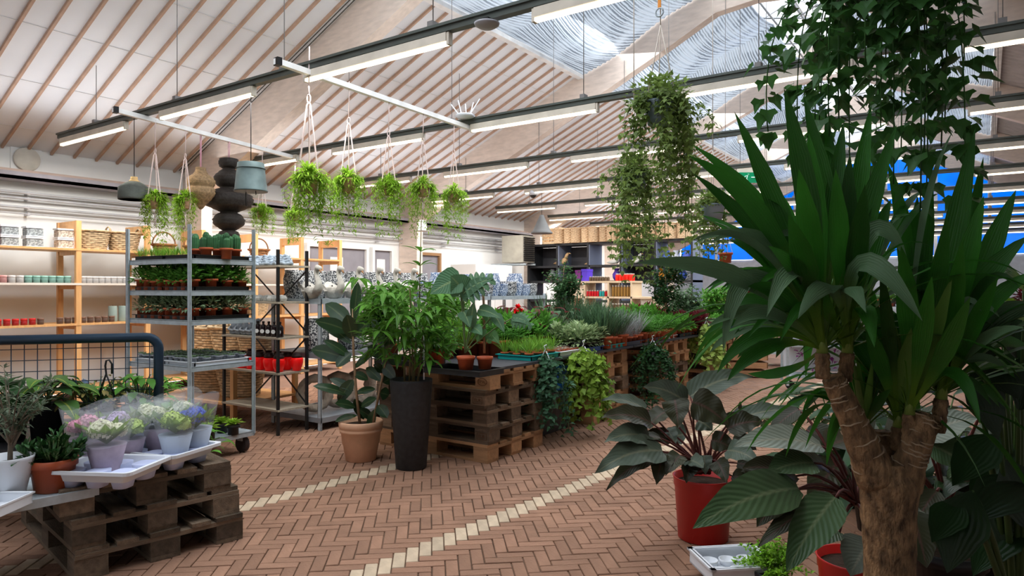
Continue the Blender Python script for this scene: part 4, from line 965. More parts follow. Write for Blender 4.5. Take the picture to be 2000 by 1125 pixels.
for (px, d, lb, fc, pap, s_, sd) in ((208, 3.38, 'cream white hydrangea in front, lilac paper wrap', FW, PAPER, 1.15, 1), (172, 3.55, 'pink hydrangea in a clear sleeve beside the orange pot', FP, PAPER, 1.12, 2), (222, 3.62, 'lilac hydrangea behind the cream white one', FL_, PAPER, 1.12, 3), (254, 3.62, 'lime green hydrangea between the two trays', FG, PAPER, .95, 4),
                                    (285, 3.82, 'cream hydrangea with pale wrap leaning at the tray end', FW, PAPB, 1.12, 5), (343, 3.66, 'lime green hydrangea in a pale blue wrap, front of tray', FG, PAPB, 1.08, 6), (312, 3.80, 'cream flowered hydrangea behind the lime green one', FW, PAPER, 1.12, 7), (382, 3.80, 'blue and green hydrangea in a white wrap by the trolley', FBL, PAPB, 1.12, 8), (352, 3.92, 'white hydrangea at the back of the second tray', FW, PAPB, 1.15, 9)):
    hydrangea(W(px, d, TP + .036), lb, fc, pap, s_, sd)

# plants on the floor behind the mesh
def floorplant(loc, label, lm, r, h, L_, wd, n, seed, prof=OVATE, potm=BLACKP, spread=1.0, nm='leafy_plant', nl='leaf', pr_=.11, ph_=.16, up=.8, fold=.2, cross=3, rz=0):
    t = thing(nm, label, 'potted plant', loc, rz); g = random.Random(seed); b = MB(); pot(b, pr_, ph_, n=24); b.build('pot', potm, t); MB().lathe([(0, ph_ * .88), (pr_ * .9, ph_ * .89)], n=20).build('soil', SOIL, t)
    s = MB()
    for i in range(n):
        th = i * 2.4 + g.uniform(-.3, .3); e = g.uniform(.25, 1.3); d = Vector((math.cos(th) * math.cos(e), math.sin(th) * math.cos(e), math.sin(e) * up)); p0 = Vector((g.uniform(-.3, .3) * pr_, g.uniform(-.3, .3) * pr_, ph_ * .88)); p1 = p0 + d * r * g.uniform(.6, 1) * spread; p1.z = max(p1.z, ph_ + .02)
        s.tube(bez(p0, p0.lerp(p1, .5) + Vector((0, 0, .04)), p1, 4), .004, 5)
        dd = (Vector((d.x, d.y, 0)).normalized() + Vector((0, 0, g.uniform(-.5, .3)))).normalized(); l = L_ * g.uniform(.75, 1.15)
        MB().blade(bez(p1, p1 + dd * l * .6 + Vector((0, 0, .12 * l)), p1 + dd * l - Vector((0, 0, .25 * l)), 6), wd * l / L_, prof, fold, cross=cross).build(nl, lm, t)
    s.build('stalks', mat('green_stem', (.09, .14, .05), .6), t); return t
floorplant(W(20, 4.0, .497), 'round-leaved dark plant behind the grey olive, seen through mesh', LD, .30, 0, .16, .13, 22, 1, HEART, pr_=.1, ph_=.2)
floorplant(W(90, 4.05, .497), 'broad-leaved yellow-edged plant behind the orange pot, seen through mesh', leaf('leaf_yellow_edge', (.06, .14, .03), rib=(.3, .35, .05)), .24, 0, .16, .11, 20, 2, HEART, pr_=.1, ph_=.2)
# stand they share
st = thing('plant_stand', 'dark low stand behind the mesh railing', 'stand', W(110, 4.3, 0), YAW); MB().box((-.55, -.55, .47), (.75, .35, .495)).build('stand_top', BLACKP, st)
for sx in (-.5, .7):
    for sy in (-.5, .3): MB().box((sx - .02, sy - .02, 0), (sx + .02, sy + .02, .47)).build('leg', BLACKP, st)
floorplant(W(188, 4.25, .497), 'reddish twiggy plant in a wide black bowl behind the pink hydrangea', leaf('leaf_reddish', (.20, .16, .05), var=.5), .30, 0, .06, .025, 90, 3, ELLIP, pr_=.13, ph_=.13)
floorplant(W(275, 4.35, .497), 'mid green bushy plant beside the railing post', LG, .30, 0, .10, .05, 70, 4, OVATE, pr_=.11, ph_=.14)
floorplant(W(322, 4.75, .002), 'leafy plant on the floor between railing and trolley', LG, .40, 0, .12, .06, 60, 5, OVATE, pr_=.12, ph_=.2)
# ================================================================= HERO PLANTS
CAMP = Vector((0, 0, EYE))
def HL(t, m, a, b_, wd, prof=OVATE, fold=.15, bow=.12, face=.5, name='leaf', cross=3, n=8, wav=0, ctrl=None, twist=0.0):
    A = V(*a); B = V(*b_); L_ = (B - A).length
    C = V(*ctrl) if ctrl else (A + B) / 2 + Vector((0, 0, bow * L_ * 2))
    up = (Vector((0, 0, 1)) * (1 - face) + (CAMP - (A + B) / 2).normalized() * face).normalized()
    if twist: up = Matrix.Rotation(twist, 3, (B - A).normalized()) @ up
    o0 = t.location
    pts = [p - o0 for p in bez(A, C, B, n)]
    return MB().blade(pts, wd, prof, fold, up, wav, cross, ph=A.x * 40).build(name, m, t)
def stem(t, m, pts, r, name='stem', k=7):
    return MB().tube([Vector(p) - t.location for p in pts], r, k).build(name, m, t)

# ---- rubber plant in terracotta pot
rp = thing('rubber_plant', 'dark glossy rubber plant in a ribbed terracotta pot before the steel rack', 'potted plant', W(705, 5.52, 0))
MB().lathe([(.112, 0), (.118, .004), (.142, .13), (.147, .135), (.158, .225), (.166, .23), (.172, .25), (.166, .262), (.174, .268), (.177, .31), (.168, .318), (.158, .31), (.15, .27)], n=40).build('pot', CLAY, rp)
MB().lathe([(0, .275), (.155, .28)], n=24).build('soil', SOIL, rp)
RUB = leaf('rubber_leaf', (.022, .05, .02), rib=(.07, .10, .04), under=(.09, .11, .045), rough=.22, trans=.06, spec=.6, isl=.15); BARKT = mat('tan_stem', (.30, .19, .11), .8, var=.2, scale=20)
stem(rp, BARKT, [V(703, 830, 5.5), V(695, 760, 5.5), V(690, 680, 5.5), V(688, 600, 5.5)], [.012, .011, .010, .007]); stem(rp, BARKT, [V(728, 830, 5.45), V(742, 760, 5.42), V(757, 690, 5.4)], [.011, .010, .008])
MB().blade([p - rp.location for p in bez(V(688, 610, 5.5), V(688, 585, 5.5), V(687, 560, 5.5), 4)], .02, LANCE, .3).build('new_leaf_sheath', mat('salmon_sheath', (.6, .25, .12), .5), rp)
rl_ = [((690, 635), (697, 568), .075, 1, 0), ((688, 640), (648, 603), .12, .9, .1), ((684, 650), (632, 632), .10, .6, -.2), ((686, 672), (634, 633), .085, .9, .2), ((690, 658), (714, 636), .10, .9, 0), ((688, 664), (680, 625), .10, 1, 0), ((684, 706), (626, 688), .115, .9, .15), ((686, 700), (645, 672), .07, .5, 0),
       ((692, 720), (724, 692), .06, .4, .1), ((680, 748), (680, 758), .02, .5, 0), ((680, 772), (628, 758), .075, .4, 0), ((690, 764), (655, 745), .06, .6, 0), ((694, 770), (724, 762), .06, .4, 0), ((694, 796), (664, 790), .07, .5, 0), ((700, 800), (722, 816), .07, .5, 0), ((690, 730), (712, 740), .06, .6, 0), ((697, 812), (665, 822), .07, .2, 0),
       ((755, 690), (733, 634), .07, .8, -.3), ((757, 690), (764, 652), .08, .9, 0), ((752, 700), (726, 682), .085, .9, 0), ((744, 745), (722, 724), .075, .8, 0), ((750, 728), (734, 716), .06, .6, 0), ((742, 768), (755, 772), .09, .7, 0), ((748, 748), (768, 738), .09, .8, 0), ((738, 792), (752, 812), .08, .7, 0), ((735, 780), (712, 792), .07, .5, 0), ((757, 700), (778, 706), .085, .8, 0), ((745, 712), (765, 735), .08, .8, .2),
       ((692, 780), (706, 812), .075, .6, .2), ((686, 690), (664, 712), .085, .7, .3), ((690, 742), (668, 778), .09, .7, 0), ((735, 800), (722, 835), .07, .4, 0)]
for i, (a, b_, wd, fc, tw) in enumerate(rl_):
    dz = .10 * math.sin(i * 2.3); b_ = (a[0] + (b_[0] - a[0]) * 1.32, a[1] + (b_[1] - a[1]) * 1.25); HL(rp, RUB, (*a, 5.5 if a[0] < 720 else 5.42), (*b_, (5.5 if a[0] < 720 else 5.42) + dz), wd * 1.22, ELLIP, .12, .05, min(1, fc + .15), cross=5, twist=tw)

# ---- tall black planter with weeping tree
kp = thing('tall_planter', 'tall tapered matte black planter with a weeping green shrub', 'potted plant', W(803, 5.28, 0))
MB().lathe([(.112, 0), (.118, .006), (.163, .665), (.163, .68), (.150, .68), (.148, .64)], n=48).build('planter', mat('matte_black_stone', (.022, .023, .026), .65, var=.35, scale=30, bump=.25), kp)
MB().lathe([(0, .64), (.15, .645)], n=24).build('soil', mat('bark_mulch', (.16, .08, .04), .95, var=.5, scale=60, bump=.8), kp)
WB = leaf('weeping_leaf', (.075, .21, .025), rib=(.16, .32, .05), rough=.3, trans=.3, var=.35, isl=.45)
stt = [((790, 745), (785, 640)), ((800, 745), (798, 620)), ((808, 745), (812, 610)), ((816, 745), (826, 640)), ((806, 745), (800, 560))]
for a, b_ in stt: stem(kp, mat('slim_stem', (.16, .13, .06), .8), bez(V(*a, 5.28), V((a[0] + b_[0]) / 2 + 3, (a[1] + b_[1]) / 2, 5.3), V(*b_, 5.25), 4), [.009, .008, .007, .006, .005], 'stem')
stem(kp, WHITEP, [V(828, 742, 5.2), V(828, 655, 5.2)], .006, 'white_stick'); stem(kp, MATS['slim_stem'], [V(818, 640, 5.28), V(821, 500, 5.3), V(823, 430, 5.3)], [.006, .004, .003])
g = random.Random(12); nlf = 0
def whorl(t, c, n, L_, wd, m, droop, g, prof=LANCE, tilt=.2):
    for k in range(n):
        th = 6.283 * k / n + g.uniform(-.3, .3); d = Vector((math.cos(th), math.sin(th), tilt + g.uniform(-.2, .2))).normalized(); l = L_ * g.uniform(.75, 1.15)
        MB().blade([p - t.location for p in bez(c, c + d * l * .55, c + d * l + Vector((0, 0, -droop * l * g.uniform(.6, 1.3))), 6)], wd * g.uniform(.85, 1.1), prof, .25).build('leaf', m, t)
for i in range(42):
    a = g.uniform(0, 6.283); rr = math.sqrt(g.random()) * .38; z = g.uniform(.98, 1.46) ; c = V(803, 600, 5.3); c = Vector((c.x + rr * math.cos(a), c.y + rr * math.sin(a), z - rr * .3))
    if i < 6: c = V((738, 765, 700, 860, 770, 850)[i], (560, 575, 545, 575, 640, 620)[i], 5.2)
    if i in (6, 7, 8): c = V((775, 815, 838)[i - 6], (695, 690, 705)[i - 6], 5.15)
    whorl(kp, c, 6, .15, .05, WB, .75, g)
    nlf += 6
fo = MB()
for i in range(520):
    a = g.uniform(0, 6.283); rr = math.sqrt(g.random()) * .37; z = g.uniform(.95, 1.47); c = V(800, 600, 5.35); c = Vector((c.x + rr * math.cos(a), c.y + rr * math.sin(a), z - rr * .35)) - kp.location
    d = Vector((math.cos(a) + g.gauss(0, .5), math.sin(a) + g.gauss(0, .5), g.gauss(-.1, .4))); fo.leaflet(c, d, g.uniform(.08, .13), .036, Vector((0, 0, 1)))
fo = fo.build('inner_foliage', WB, kp); fo['kind'] = 'stuff'
for (px, py) in ((822, 492), (821, 560), (820, 520)): whorl(kp, V(px, py, 5.3), 5, .17, .045, WB, .35, g, tilt=.5)

# ---- table plants: monstera etc. on corner stack
LM = leaf('monstera_leaf', (.075, .17, .085), rib=(.2, .3, .14), rough=.28, trans=.12, veins=.3, isl=.2)
def monstera_leaf(t, a, b_, wd, face=.6):
    """cut leaf: fingers fan out from the midrib"""
    A = V(*a) - t.location; B = V(*b_) - t.location; C = (A + B) / 2 + Vector((0, 0, .05)); pts = bez(A, C, B, 14); b = MB()
    up = (Vector((0, 0, 1)) * (1 - face) + (CAMP - t.location - (A + B) / 2).normalized() * face).normalized()
    T = (B - A).normalized(); sd = T.cross(up).normalized(); b.blade(pts, wd * .45, HEART, .1, up)
    L_ = (B - A).length
    for s_ in (-1, 1):
        for k in range(6):
            q = pts[int(1 + k * 2.2)]; ww = wd * .5 * HEART(k / 6.3) ; e = q + sd * s_ * ww + T * L_ * (.04 + .10 * (k / 6)) - up * .02
            b.blade(bez(q, (q + e) / 2 + up * .008, e, 4), L_ * .155, tab((0, .9), (.5, 1), (.85, .75), (1, .2)), .08, up)
    return b.build('leaf', m_or(LM), t)
def m_or(x): return x
mo = thing('monstera', 'split-leaf monstera in an orange pot on the corner pallet stack', 'potted plant', W(910, 5.0, TT + .04))
MB().lathe([(.05, 0), (.062, .075), (.067, .076), (.068, .098), (.06, .098), (.056, .07)], n=24).build('pot', TERRA, mo); MB().lathe([(0, .08), (.058, .084)], n=18).build('soil', SOIL, mo)
for i, (a, b_, wd, ml) in enumerate((((900, 578), (965, 545), .26, 1), ((900, 545), (840, 575), .22, 0), ((905, 570), (880, 540), .20, 0), ((905, 608), (918, 640), .11, 0), ((925, 640), (942, 655), .09, 0), ((935, 605), (978, 622), .10, 0), ((1000, 622), (1040, 641), .16, 1), ((965, 615), (985, 650), .09, 0), ((918, 640), (926, 590), .09, 0))):
    stem(mo, MATS['green_stem'], bez(V(908, 690, 5.0), V((908 + a[0]) / 2, (690 + a[1]) / 2 - 10, 5.0), V(*a, 5.0), 5), .005, 'petiole')
    if ml: monstera_leaf(mo, (*a, 5.0), (*b_, 4.95), wd)
    else: HL(mo, LM, (*a, 5.0), (*b_, 4.93), wd, HEART, .12, .06, .7, cross=5)
mo2 = thing('leafy_pot', 'second plant with heart leaves in an orange pot beside the monstera', 'potted plant', W(947, 5.05, TT + .04))
MB().lathe([(.045, 0), (.055, .068), (.06, .07), (.061, .09), (.054, .09), (.05, .065)], n=24).build('pot', TERRA, mo2)
for (a, b_, wd) in (((948, 600), (958, 640), .10), ((940, 640), (932, 668), .10), ((955, 650), (975, 672), .09), ((950, 668), (962, 650), .08), ((944, 655), (925, 640), .07)):
    stem(mo2, MATS['green_stem'], bez(V(947, 690, 5.05), V(947, 660, 5.05), V(*a, 5.05), 4), .004, 'petiole'); HL(mo2, leaf('fresh_heart', (.10, .24, .08), rib=(.2, .35, .15), trans=.2), (*a, 5.05), (*b_, 5.0), wd, HEART, .12, .05, .7)
stem(mo2, BARKT, [V(946, 690, 5.05), V(945, 600, 5.05), V(943, 560, 5.05)], .009, 'moss_pole')
tray('black', W(905, 5.12, TT), 0, 'black plant tray under the monstera on the corner stack', None, (1.0, .9, .8))
tray('black', W(800, 5.75, TT), 0, 'black plant tray behind the tall planter on the corner stack', None, (1.0, .9, .8))
# generic scatter along the table -------------------------------------------------
def onY(px, x, z): # point with world X = x seen at px
    k = (px - 1000) / F; y = x * (.8231 + k * .5678) / (k * .8231 - .5678) ; return Vector((x, y, z))
g = random.Random(33)
tl = [('teal', 5.22, -3.42, 'turquoise'), ('white', 5.70, -3.42, 'white'), ('blue', 6.12, -3.42, 'blue'), ('teal', 6.62, -3.40, 'turquoise'), ('navy', 7.05, -3.40, 'navy'), ('navy', 7.62, -3.42, 'navy'), ('white', 8.15, -3.42, 'white'), ('navy', 8.72, -3.42, 'navy'), ('navy', 9.3, -3.42, 'navy'), ('white', 9.9, -3.42, 'white'), ('blue', 10.5, -3.42, 'blue'), ('navy', 11.1, -3.42, 'navy')]
wh = ['with spiky grass', 'with mini cacti', 'with cream variegated plants', 'with upright snake plants', 'with grey tufts', 'with feathery ferns', 'with bushy ferns', 'with low leafy plants', 'with red leaved plants', 'with silver leaves', 'with orange-potted leaves', 'at the far table end']
keys = ['grassy', 'mini', 'var', 'snake', 'lav', 'fern', 'fern', 'peper', 'red', 'grey', 'bush', 'peper']
for i, (k, y, x, cn) in enumerate(tl):
    tray(k, (x, y, TT), R(90), '%s tray on the front edge of the plant table, %s' % (cn, wh[i]), None, (.86, 1.1, .8))
    key = keys[i]; nx, ny = (6, 4) if key in ('mini',) else (4, 3); sc_ = {'mini': 1.0, 'snake': 1.45, 'fern': 1.35, 'grey': 1.3, 'lav': 1.6, 'var': 1.35, 'grassy': .75, 'red': 1.3}.get(key, 1.25)
    nmz = {'grassy': 'spiky bright grass', 'mini': 'tiny spiny cactus in an orange pot', 'var': 'cream variegated plant', 'snake': 'stiff upright snake plant', 'lav': 'grey tufted plant', 'fern': 'feathery fern', 'peper': 'low leafy plant', 'red': 'dark red leaved plant', 'grey': 'silver leaved plant', 'bush': 'small leafy plant in an orange pot'}[key]
    for a in range(nx):
        for b_ in range(ny):
            put(SP[key], (x - .13 + .26 * b_ / (ny - 1), y - .19 + .38 * a / (nx - 1), TT + .006), g.uniform(0, 6), '%s on the %s tray %s' % (nmz, cn, wh[i]), '%s on the plant table, tray %s' % (nmz, wh[i]), sc_ * g.uniform(.9, 1.1))
# second and third rows
r2 = [('grassy', 4.75), ('fern', 5.15), ('peper', 5.55), ('peper', 5.95), ('silver', 6.35), ('snake', 6.75), ('snake', 7.15), ('fern', 7.55), ('fern', 7.95), ('fern', 8.35), ('peper', 8.8), ('red', 9.2), ('grey', 9.6), ('bush', 10.0), ('grey', 10.5), ('peper', 11.0), ('red', 11.4)]
for key, y in r2:
    for x in (-3.72, -3.86, -4.0, -4.18):
        if y < 5 and x > -3.9: continue
        put(SP[key], (x, y + g.uniform(-.03, .03), TT), g.uniform(0, 6), {'fern': 'large feathery fern in the middle of the plant table', 'peper': 'leafy green plant in the middle of the plant table', 'silver': 'white-edged plant in the middle of the plant table', 'snake': 'tall upright grey-green plant in the middle of the plant table', 'red': 'dark red leaved plant at the far end of the plant table', 'grey': 'silver leaved plant at the far end of the plant table', 'bush': 'small bush at the far end of the plant table', 'grassy': 'spiky grass at the near end of the plant table'}[key], '%s plants in the middle rows of the plant table' % key, 1.7 * g.uniform(.9, 1.15))
        put(SP[key], (x + .05, y + .2, TT), g.uniform(0, 6), 'smaller %s plant in the middle rows of the plant table' % {'fern': 'feathery', 'peper': 'green', 'silver': 'white-edged', 'snake': 'upright', 'red': 'dark red', 'grey': 'silver', 'bush': 'bushy', 'grassy': 'grassy'}[key], 'smaller %s plants in the middle rows' % key, 1.4)
# begonias: large dark red leaves with a red bloom
for i, (px, d) in enumerate(((1000, 6.9), (1028, 7.1), (1060, 7.3), (1090, 7.5))):
    floorplant(W(px, d, TT), 'dark red large-leaved begonia on the table, %s from the monstera' % ['first', 'second', 'third', 'fourth'][i], LR if i % 2 == 0 else leaf('begonia_green', (.05, .10, .05), under=(.2, .03, .04), var=.4), .30, 0, .13, .10, 22, 40 + i, HEART, TERRA, pr_=.07, ph_=.1, up=1.3, nm='begonia')
b = MB(); g2 = random.Random(3); c0 = W(1012, 6.75, 1.17)
for i in range(26): dd = Vector((g2.gauss(0, 1), g2.gauss(0, 1), g2.gauss(0, 1))).normalized(); b.leaflet(dd * .01, dd, .055, .045, Vector((0, 0, 1)))
t = thing('red_bloom', 'bright red flower head above the dark red begonias', 'flower', c0); b.build('petals', leaf('scarlet_petal', (.7, .01, .015), var=.2, trans=.1), t); MB().tube([(0, 0, 0), (.01, 0, -.34)], .004, 5).build('stalk', MATS['green_stem'], t)
# small trees rising behind
def bushtree(px, d, zb, zt, rad, label, lm, nleaf, L_, wd, seed, trunk=.02, ph_=.14):
    t = thing('potted_tree', label, 'potted plant', W(px, d, zb)); g = random.Random(seed); H = zt - zb
    b = MB(); pot(b, .10, ph_, n=24); b.build('pot', TERRA, t); MB().lathe([(0, ph_ * .9), (.09, ph_ * .91)], n=18).build('soil', SOIL, t)
    MB().tube([(0, 0, ph_ * .9), (.01, 0, H * .35), (0, .01, H * .6), (0, 0, H * .8)], [trunk, trunk * .8, trunk * .6, trunk * .3], 8).build('trunk', BARKT, t)
    b = MB(); f = MB()
    for i in range(26):
        z0 = H * g.uniform(.3, .8); a = g.uniform(0, 6.28); e = Vector((rad * g.uniform(.5, 1) * math.cos(a), rad * g.uniform(.5, 1) * math.sin(a), z0 + H * g.uniform(.0, .2))); pth = bez((0, 0, z0), e * .5 + Vector((0, 0, z0 * .5 + .05)), e, 6); b.tube(pth, .004, 4)
        for q in range(2, 7):
            for k in range(max(1, nleaf // 75)):
                dd = Vector((g.gauss(0, 1), g.gauss(0, 1), g.gauss(.1, .6))); p = pth[q] + Vector((g.gauss(0, .035), g.gauss(0, .035), g.gauss(0, .035))); f.leaflet(p, dd, L_ * g.uniform(.7, 1.2), wd, Vector((0, 0, 1)))
    b.build('branches', BARKT, t); o = f.build('foliage', lm, t); o['kind'] = 'stuff'; return t
bushtree(1100, 7.9, TT, 1.66, .20, 'bushy dark green small tree on the table below the grey cone lamp', leaf('ficus_dark', (.06, .14, .055), var=.4, isl=.35), 700, .06, .03, 51)
bushtree(1300, 9.3, TT, 1.80, .30, 'tall dark potted tree on the table in front of the dark shelving', leaf('ficus_deep', (.025, .07, .022), var=.4, isl=.35), 700, .08, .035, 52)
bushtree(1400, 11.2, TT, 1.5, .30, 'light green shrub at the far end of the plant table', LG, 520, .08, .04, 53)
bushtree(1340, 10.2, TT, 1.35, .25, 'broad shrub between the tall dark tree and the table end', leaf('sage_leaf', (.12, .2, .11)), 520, .09, .045, 54)
bushtree(870, 6.6, TT, 1.32, .25, 'leafy shrub behind the monstera on the corner stack', WB, 700, .08, .035, 55)
bushtree(760, 6.2, TT, 1.38, .28, 'leafy green shrub behind the tall black planter', WB, 900, .09, .035, 56)
bushtree(850, 5.7, TT, 1.02, .14, 'small leafy shrub between the tall planter and the monstera', LG, 520, .07, .03, 57)
bushtree(1475, 13.5, 0, 1.3, .45, 'wide bright shrub on a stand beyond the plant table', LB, 700, .10, .05, 58)
# trailing plants hung on the pallet faces
def trailing(px, d, ztop, zbot, rad, label, lm, n, L_, wd, seed, white=True):
    c = W(px, d, ztop); t = thing('trailing_plant', label, 'potted plant', c); g = random.Random(seed); H = ztop - zbot
    MB().lathe([(.06, -.10), (.085, 0), (.078, 0)], n=18).build('pot', BLACKP, t)
    h = MB().tube([(-.07, 0, 0), (-.01, 0, .12), (0, 0, .14), (0, -.02, .17), (.015, 0, .18)], .005, 5).tube([(.07, 0, 0), (.01, 0, .12)], .004, 5); h.build('hanger', WHITEP if white else BLACKP, t)
    for s_ in range(16):
        a = g.uniform(0, 6.283); r1 = rad * g.uniform(.4, 1); l = H * g.uniform(.5, 1.0); e = Vector((r1 * math.cos(a), r1 * math.sin(a) * .8, -l)); pth = bez((0, 0, .02), Vector((e.x * 1.1, e.y * 1.1, .03)), e, 12); b = MB(); b.tube(pth, .0025, 4)
        for q in range(1, 13):
            for k in range(n):
                dd = Vector((g.gauss(0, 1), g.gauss(0, 1), g.gauss(-.3, .6))); p = pth[q] + Vector((g.gauss(0, .025), g.gauss(0, .025), g.gauss(0, .03))); b.leaflet(p, dd, L_ * g.uniform(.7, 1.2), wd * g.uniform(.8, 1.1), Vector((math.cos(a), math.sin(a), .6)))
        b.build('trailing_stem', lm, t)
    return t
LBLUE = leaf('leaf_bluegreen', (.04, .11, .055), var=.45, isl=.4, trans=.12)
trailing(1065, 6.05, .70, .02, .24, 'long blue-green trailing plant with white hook beside the corner stack', LBLUE, 7, .055, .035, 61)
trailing(1140, 6.35, .72, .12, .24, 'yellow-green trailing plant between the first two pallet stacks', leaf('leaf_lime_trail', (.22, .36, .05), var=.35, isl=.35), 5, .075, .055, 62)
trailing(1275, 7.55, .68, .05, .27, 'dark round bush hanging between the second and third stacks', leaf('leaf_bush_dark', (.018, .06, .018), var=.4, isl=.4, trans=.1), 9, .05, .03, 63)
trailing(1380, 9.35, .80, .25, .30, 'pale lime trailing plant between the third and far stacks', leaf('leaf_pale_lime', (.32, .44, .10), var=.35, isl=.35), 5, .085, .06, 64)

# ================================================================= PHILODENDRON in the red pot
REDP = mat('red_plastic_pot', (.42, .012, .010), .38, var=.08)
PH = leaf('philodendron_leaf', (.058, .080, .056), rib=(.13, .14, .09), under=(.05, .017, .012), rough=.33, trans=.05, veins=.10, isl=.2, spec=.5)
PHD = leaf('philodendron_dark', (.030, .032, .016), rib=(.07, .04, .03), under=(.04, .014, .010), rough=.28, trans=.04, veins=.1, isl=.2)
PET = mat('maroon_petiole', (.10, .025, .022), .45)
def redpot(t, r=.165, h=.34):
    MB().lathe([(r * .80, 0), (r * .82, .004), (r * .93, h * .83), (r * .96, h * .86), (r * .97, h * .97), (r, h), (r * .95, h), (r * .92, h * .85)], n=48).build('pot', REDP, t); MB().lathe([(0, h * .86), (r * .92, h * .88)], n=24).build('soil', SOIL, t)
ph = thing('philodendron', 'large bronze-leaved philodendron in a bright red pot on the paving', 'potted plant', W(1373, 3.80, 0)); redpot(ph)
pl = [((1340, 786), (1255, 757), .13, 3.85, 3.75, 0, .75, 0), ((1348, 775), (1470, 737), .16, 3.9, 4.0, 0, .55, 0), ((1318, 782), (1325, 838), .14, 3.75, 3.65, 1, .9, 0), ((1352, 785), (1424, 833), .17, 3.75, 3.68, 1, .85, 0), ((1432, 826), (1562, 806), .13, 3.8, 3.85, 0, .45, 0), ((1420, 838), (1492, 826), .14, 3.72, 3.7, 1, .6, 0),
      ((1272, 826), (1172, 818), .13, 3.75, 3.6, 1, .5, 0), ((1262, 800), (1175, 782), .12, 3.95, 3.9, 0, .4, 0), ((1268, 856), (1180, 865), .13, 3.7, 3.5, 0, .6, 0), ((1290, 856), (1214, 873), .09, 3.75, 3.6, 1, .4, 0), ((1294, 882), (1161, 926), .17, 3.65, 3.4, 0, .55, 0), ((1272, 898), (1184, 958), .10, 3.6, 3.45, 1, .5, 0), ((1296, 885), (1282, 948), .12, 3.65, 3.55, 1, .7, 0),
      ((1362, 822), (1392, 842), .11, 3.85, 3.8, 0, .7, 0), ((1345, 900), (1375, 915), .10, 3.7, 3.6, 0, .6, 0), ((1430, 862), (1478, 880), .12, 3.8, 3.7, 1, .5, 0), ((1300, 838), (1320, 870), .09, 3.9, 3.8, 0, .5, 0), ((1440, 905), (1510, 935), .11, 3.7, 3.6, 1, .5, 0), ((1445, 800), (1446, 784), .02, 3.8, 3.8, 1, 1, 0), ((1420, 880), (1482, 905), .12, 3.65, 3.5, 0, .5, 0), ((1350, 905), (1340, 945), .09, 3.7, 3.6, 1, .6, 0), ((1400, 900), (1420, 945), .10, 3.7, 3.6, 1, .7, 0), ((1330, 890), (1300, 930), .10, 3.65, 3.55, 1, .6, .3), ((1390, 860), (1440, 885), .11, 3.75, 3.7, 1, .6, 0), ((1310, 860), (1255, 850), .10, 3.85, 3.85, 1, .4, 0), ((1430, 930), (1490, 960), .09, 3.65, 3.55, 1, .4, 0), ((1375, 890), (1378, 928), .08, 3.75, 3.7, 0, .8, .2), ((1300, 805), (1262, 840), .12, 3.9, 3.85, 1, .7, .2), ((1340, 850), (1300, 862), .12, 3.9, 3.95, 0, .5, 0)]
for i, (a, b_, wd, d0, d1, dk, fc, tw) in enumerate(pl):
    HL(ph, PHD if dk else PH, (*a, d0), (*b_, d1), wd * 1.08, tab((0, .42), (.06, .85), (.2, 1), (.5, .86), (.8, .42), (.93, .14), (1, .0)), .22, .09, fc, cross=5, wav=.05, n=12, twist=tw + .25 * math.sin(i * 3.1))
    s0 = V(1372 + 14 * math.sin(i * 1.7), 925, 3.8 + .05 * math.cos(i * 2.1)); e = V(*a, d0); stem(ph, PET, bez(s0, s0.lerp(e, .5) + Vector((0, 0, .05)), e, 5), [.009, .008, .007, .006, .005, .004], 'petiole')
# second philodendron lower right
ph2 = thing('philodendron', 'broad green-leaved philodendron in a red pot beside the yucca trunk', 'potted plant', W(1672, 2.75, 0)); redpot(ph2, .15, .30)
PG = leaf('philodendron_green', (.045, .085, .035), rib=(.12, .16, .08), under=(.03, .02, .012), rough=.32, trans=.06, veins=.18, isl=.15)
pl2 = [((1560, 955), (1353, 1033), .17, 2.5, 2.25, 0, .75), ((1632, 972), (1536, 1118), .15, 2.5, 2.3, 0, .8), ((1605, 872), (1432, 873), .15, 2.7, 2.5, 1, .5), ((1540, 965), (1478, 1030), .10, 2.55, 2.45, 2, .6), ((1590, 905), (1500, 925), .14, 2.6, 2.5, 0, .5), ((1620, 870), (1690, 862), .14, 2.7, 2.8, 2, .5), ((1602, 985), (1480, 1070), .09, 2.5, 2.4, 2, .3), ((1640, 1040), (1560, 1075), .10, 2.6, 2.5, 0, .4),
       ((1575, 840), (1640, 880), .12, 2.9, 2.8, 2, .5), ((1700, 1060), (1660, 1125), .16, 2.55, 2.45, 1, .7), ((1655, 820), (1712, 880), .15, 2.9, 2.8, 1, .9), ((1620, 920), (1560, 900), .14, 2.7, 2.6, 2, .5), ((1640, 900), (1580, 990), .14, 2.8, 2.7, 2, .6), ((1690, 930), (1760, 960), .12, 2.9, 2.8, 2, .6), ((1555, 930), (1450, 915), .12, 2.6, 2.5, 2, .5), ((1560, 800), (1500, 850), .09, 2.9, 2.9, 2, .4), ((1780, 1000), (1810, 1110), .14, 2.6, 2.5, 2, .6)]
PGR = leaf('philodendron_pale', (.17, .20, .16), rib=(.25, .26, .2), under=(.10, .03, .02), rough=.33, trans=.06, veins=.15, isl=.1)
for i, (a, b_, wd, d0, d1, k, fc) in enumerate(pl2):
    HL(ph2, (PG, PGR, PHD)[k], (*a, d0), (*b_, d1), wd * 1.05, tab((0, .3), (.08, .75), (.3, 1), (.6, .8), (.85, .38), (1, .01)), .16, .06, fc, cross=5, wav=.02)
    s0 = V(1672, 985, 2.75 + .03 * math.cos(i)); e = V(*a, d0); stem(ph2, PET, bez(s0, s0.lerp(e, .6) + Vector((0, 0, .08)), e, 5), [.008, .008, .007, .006, .005, .004], 'petiole')
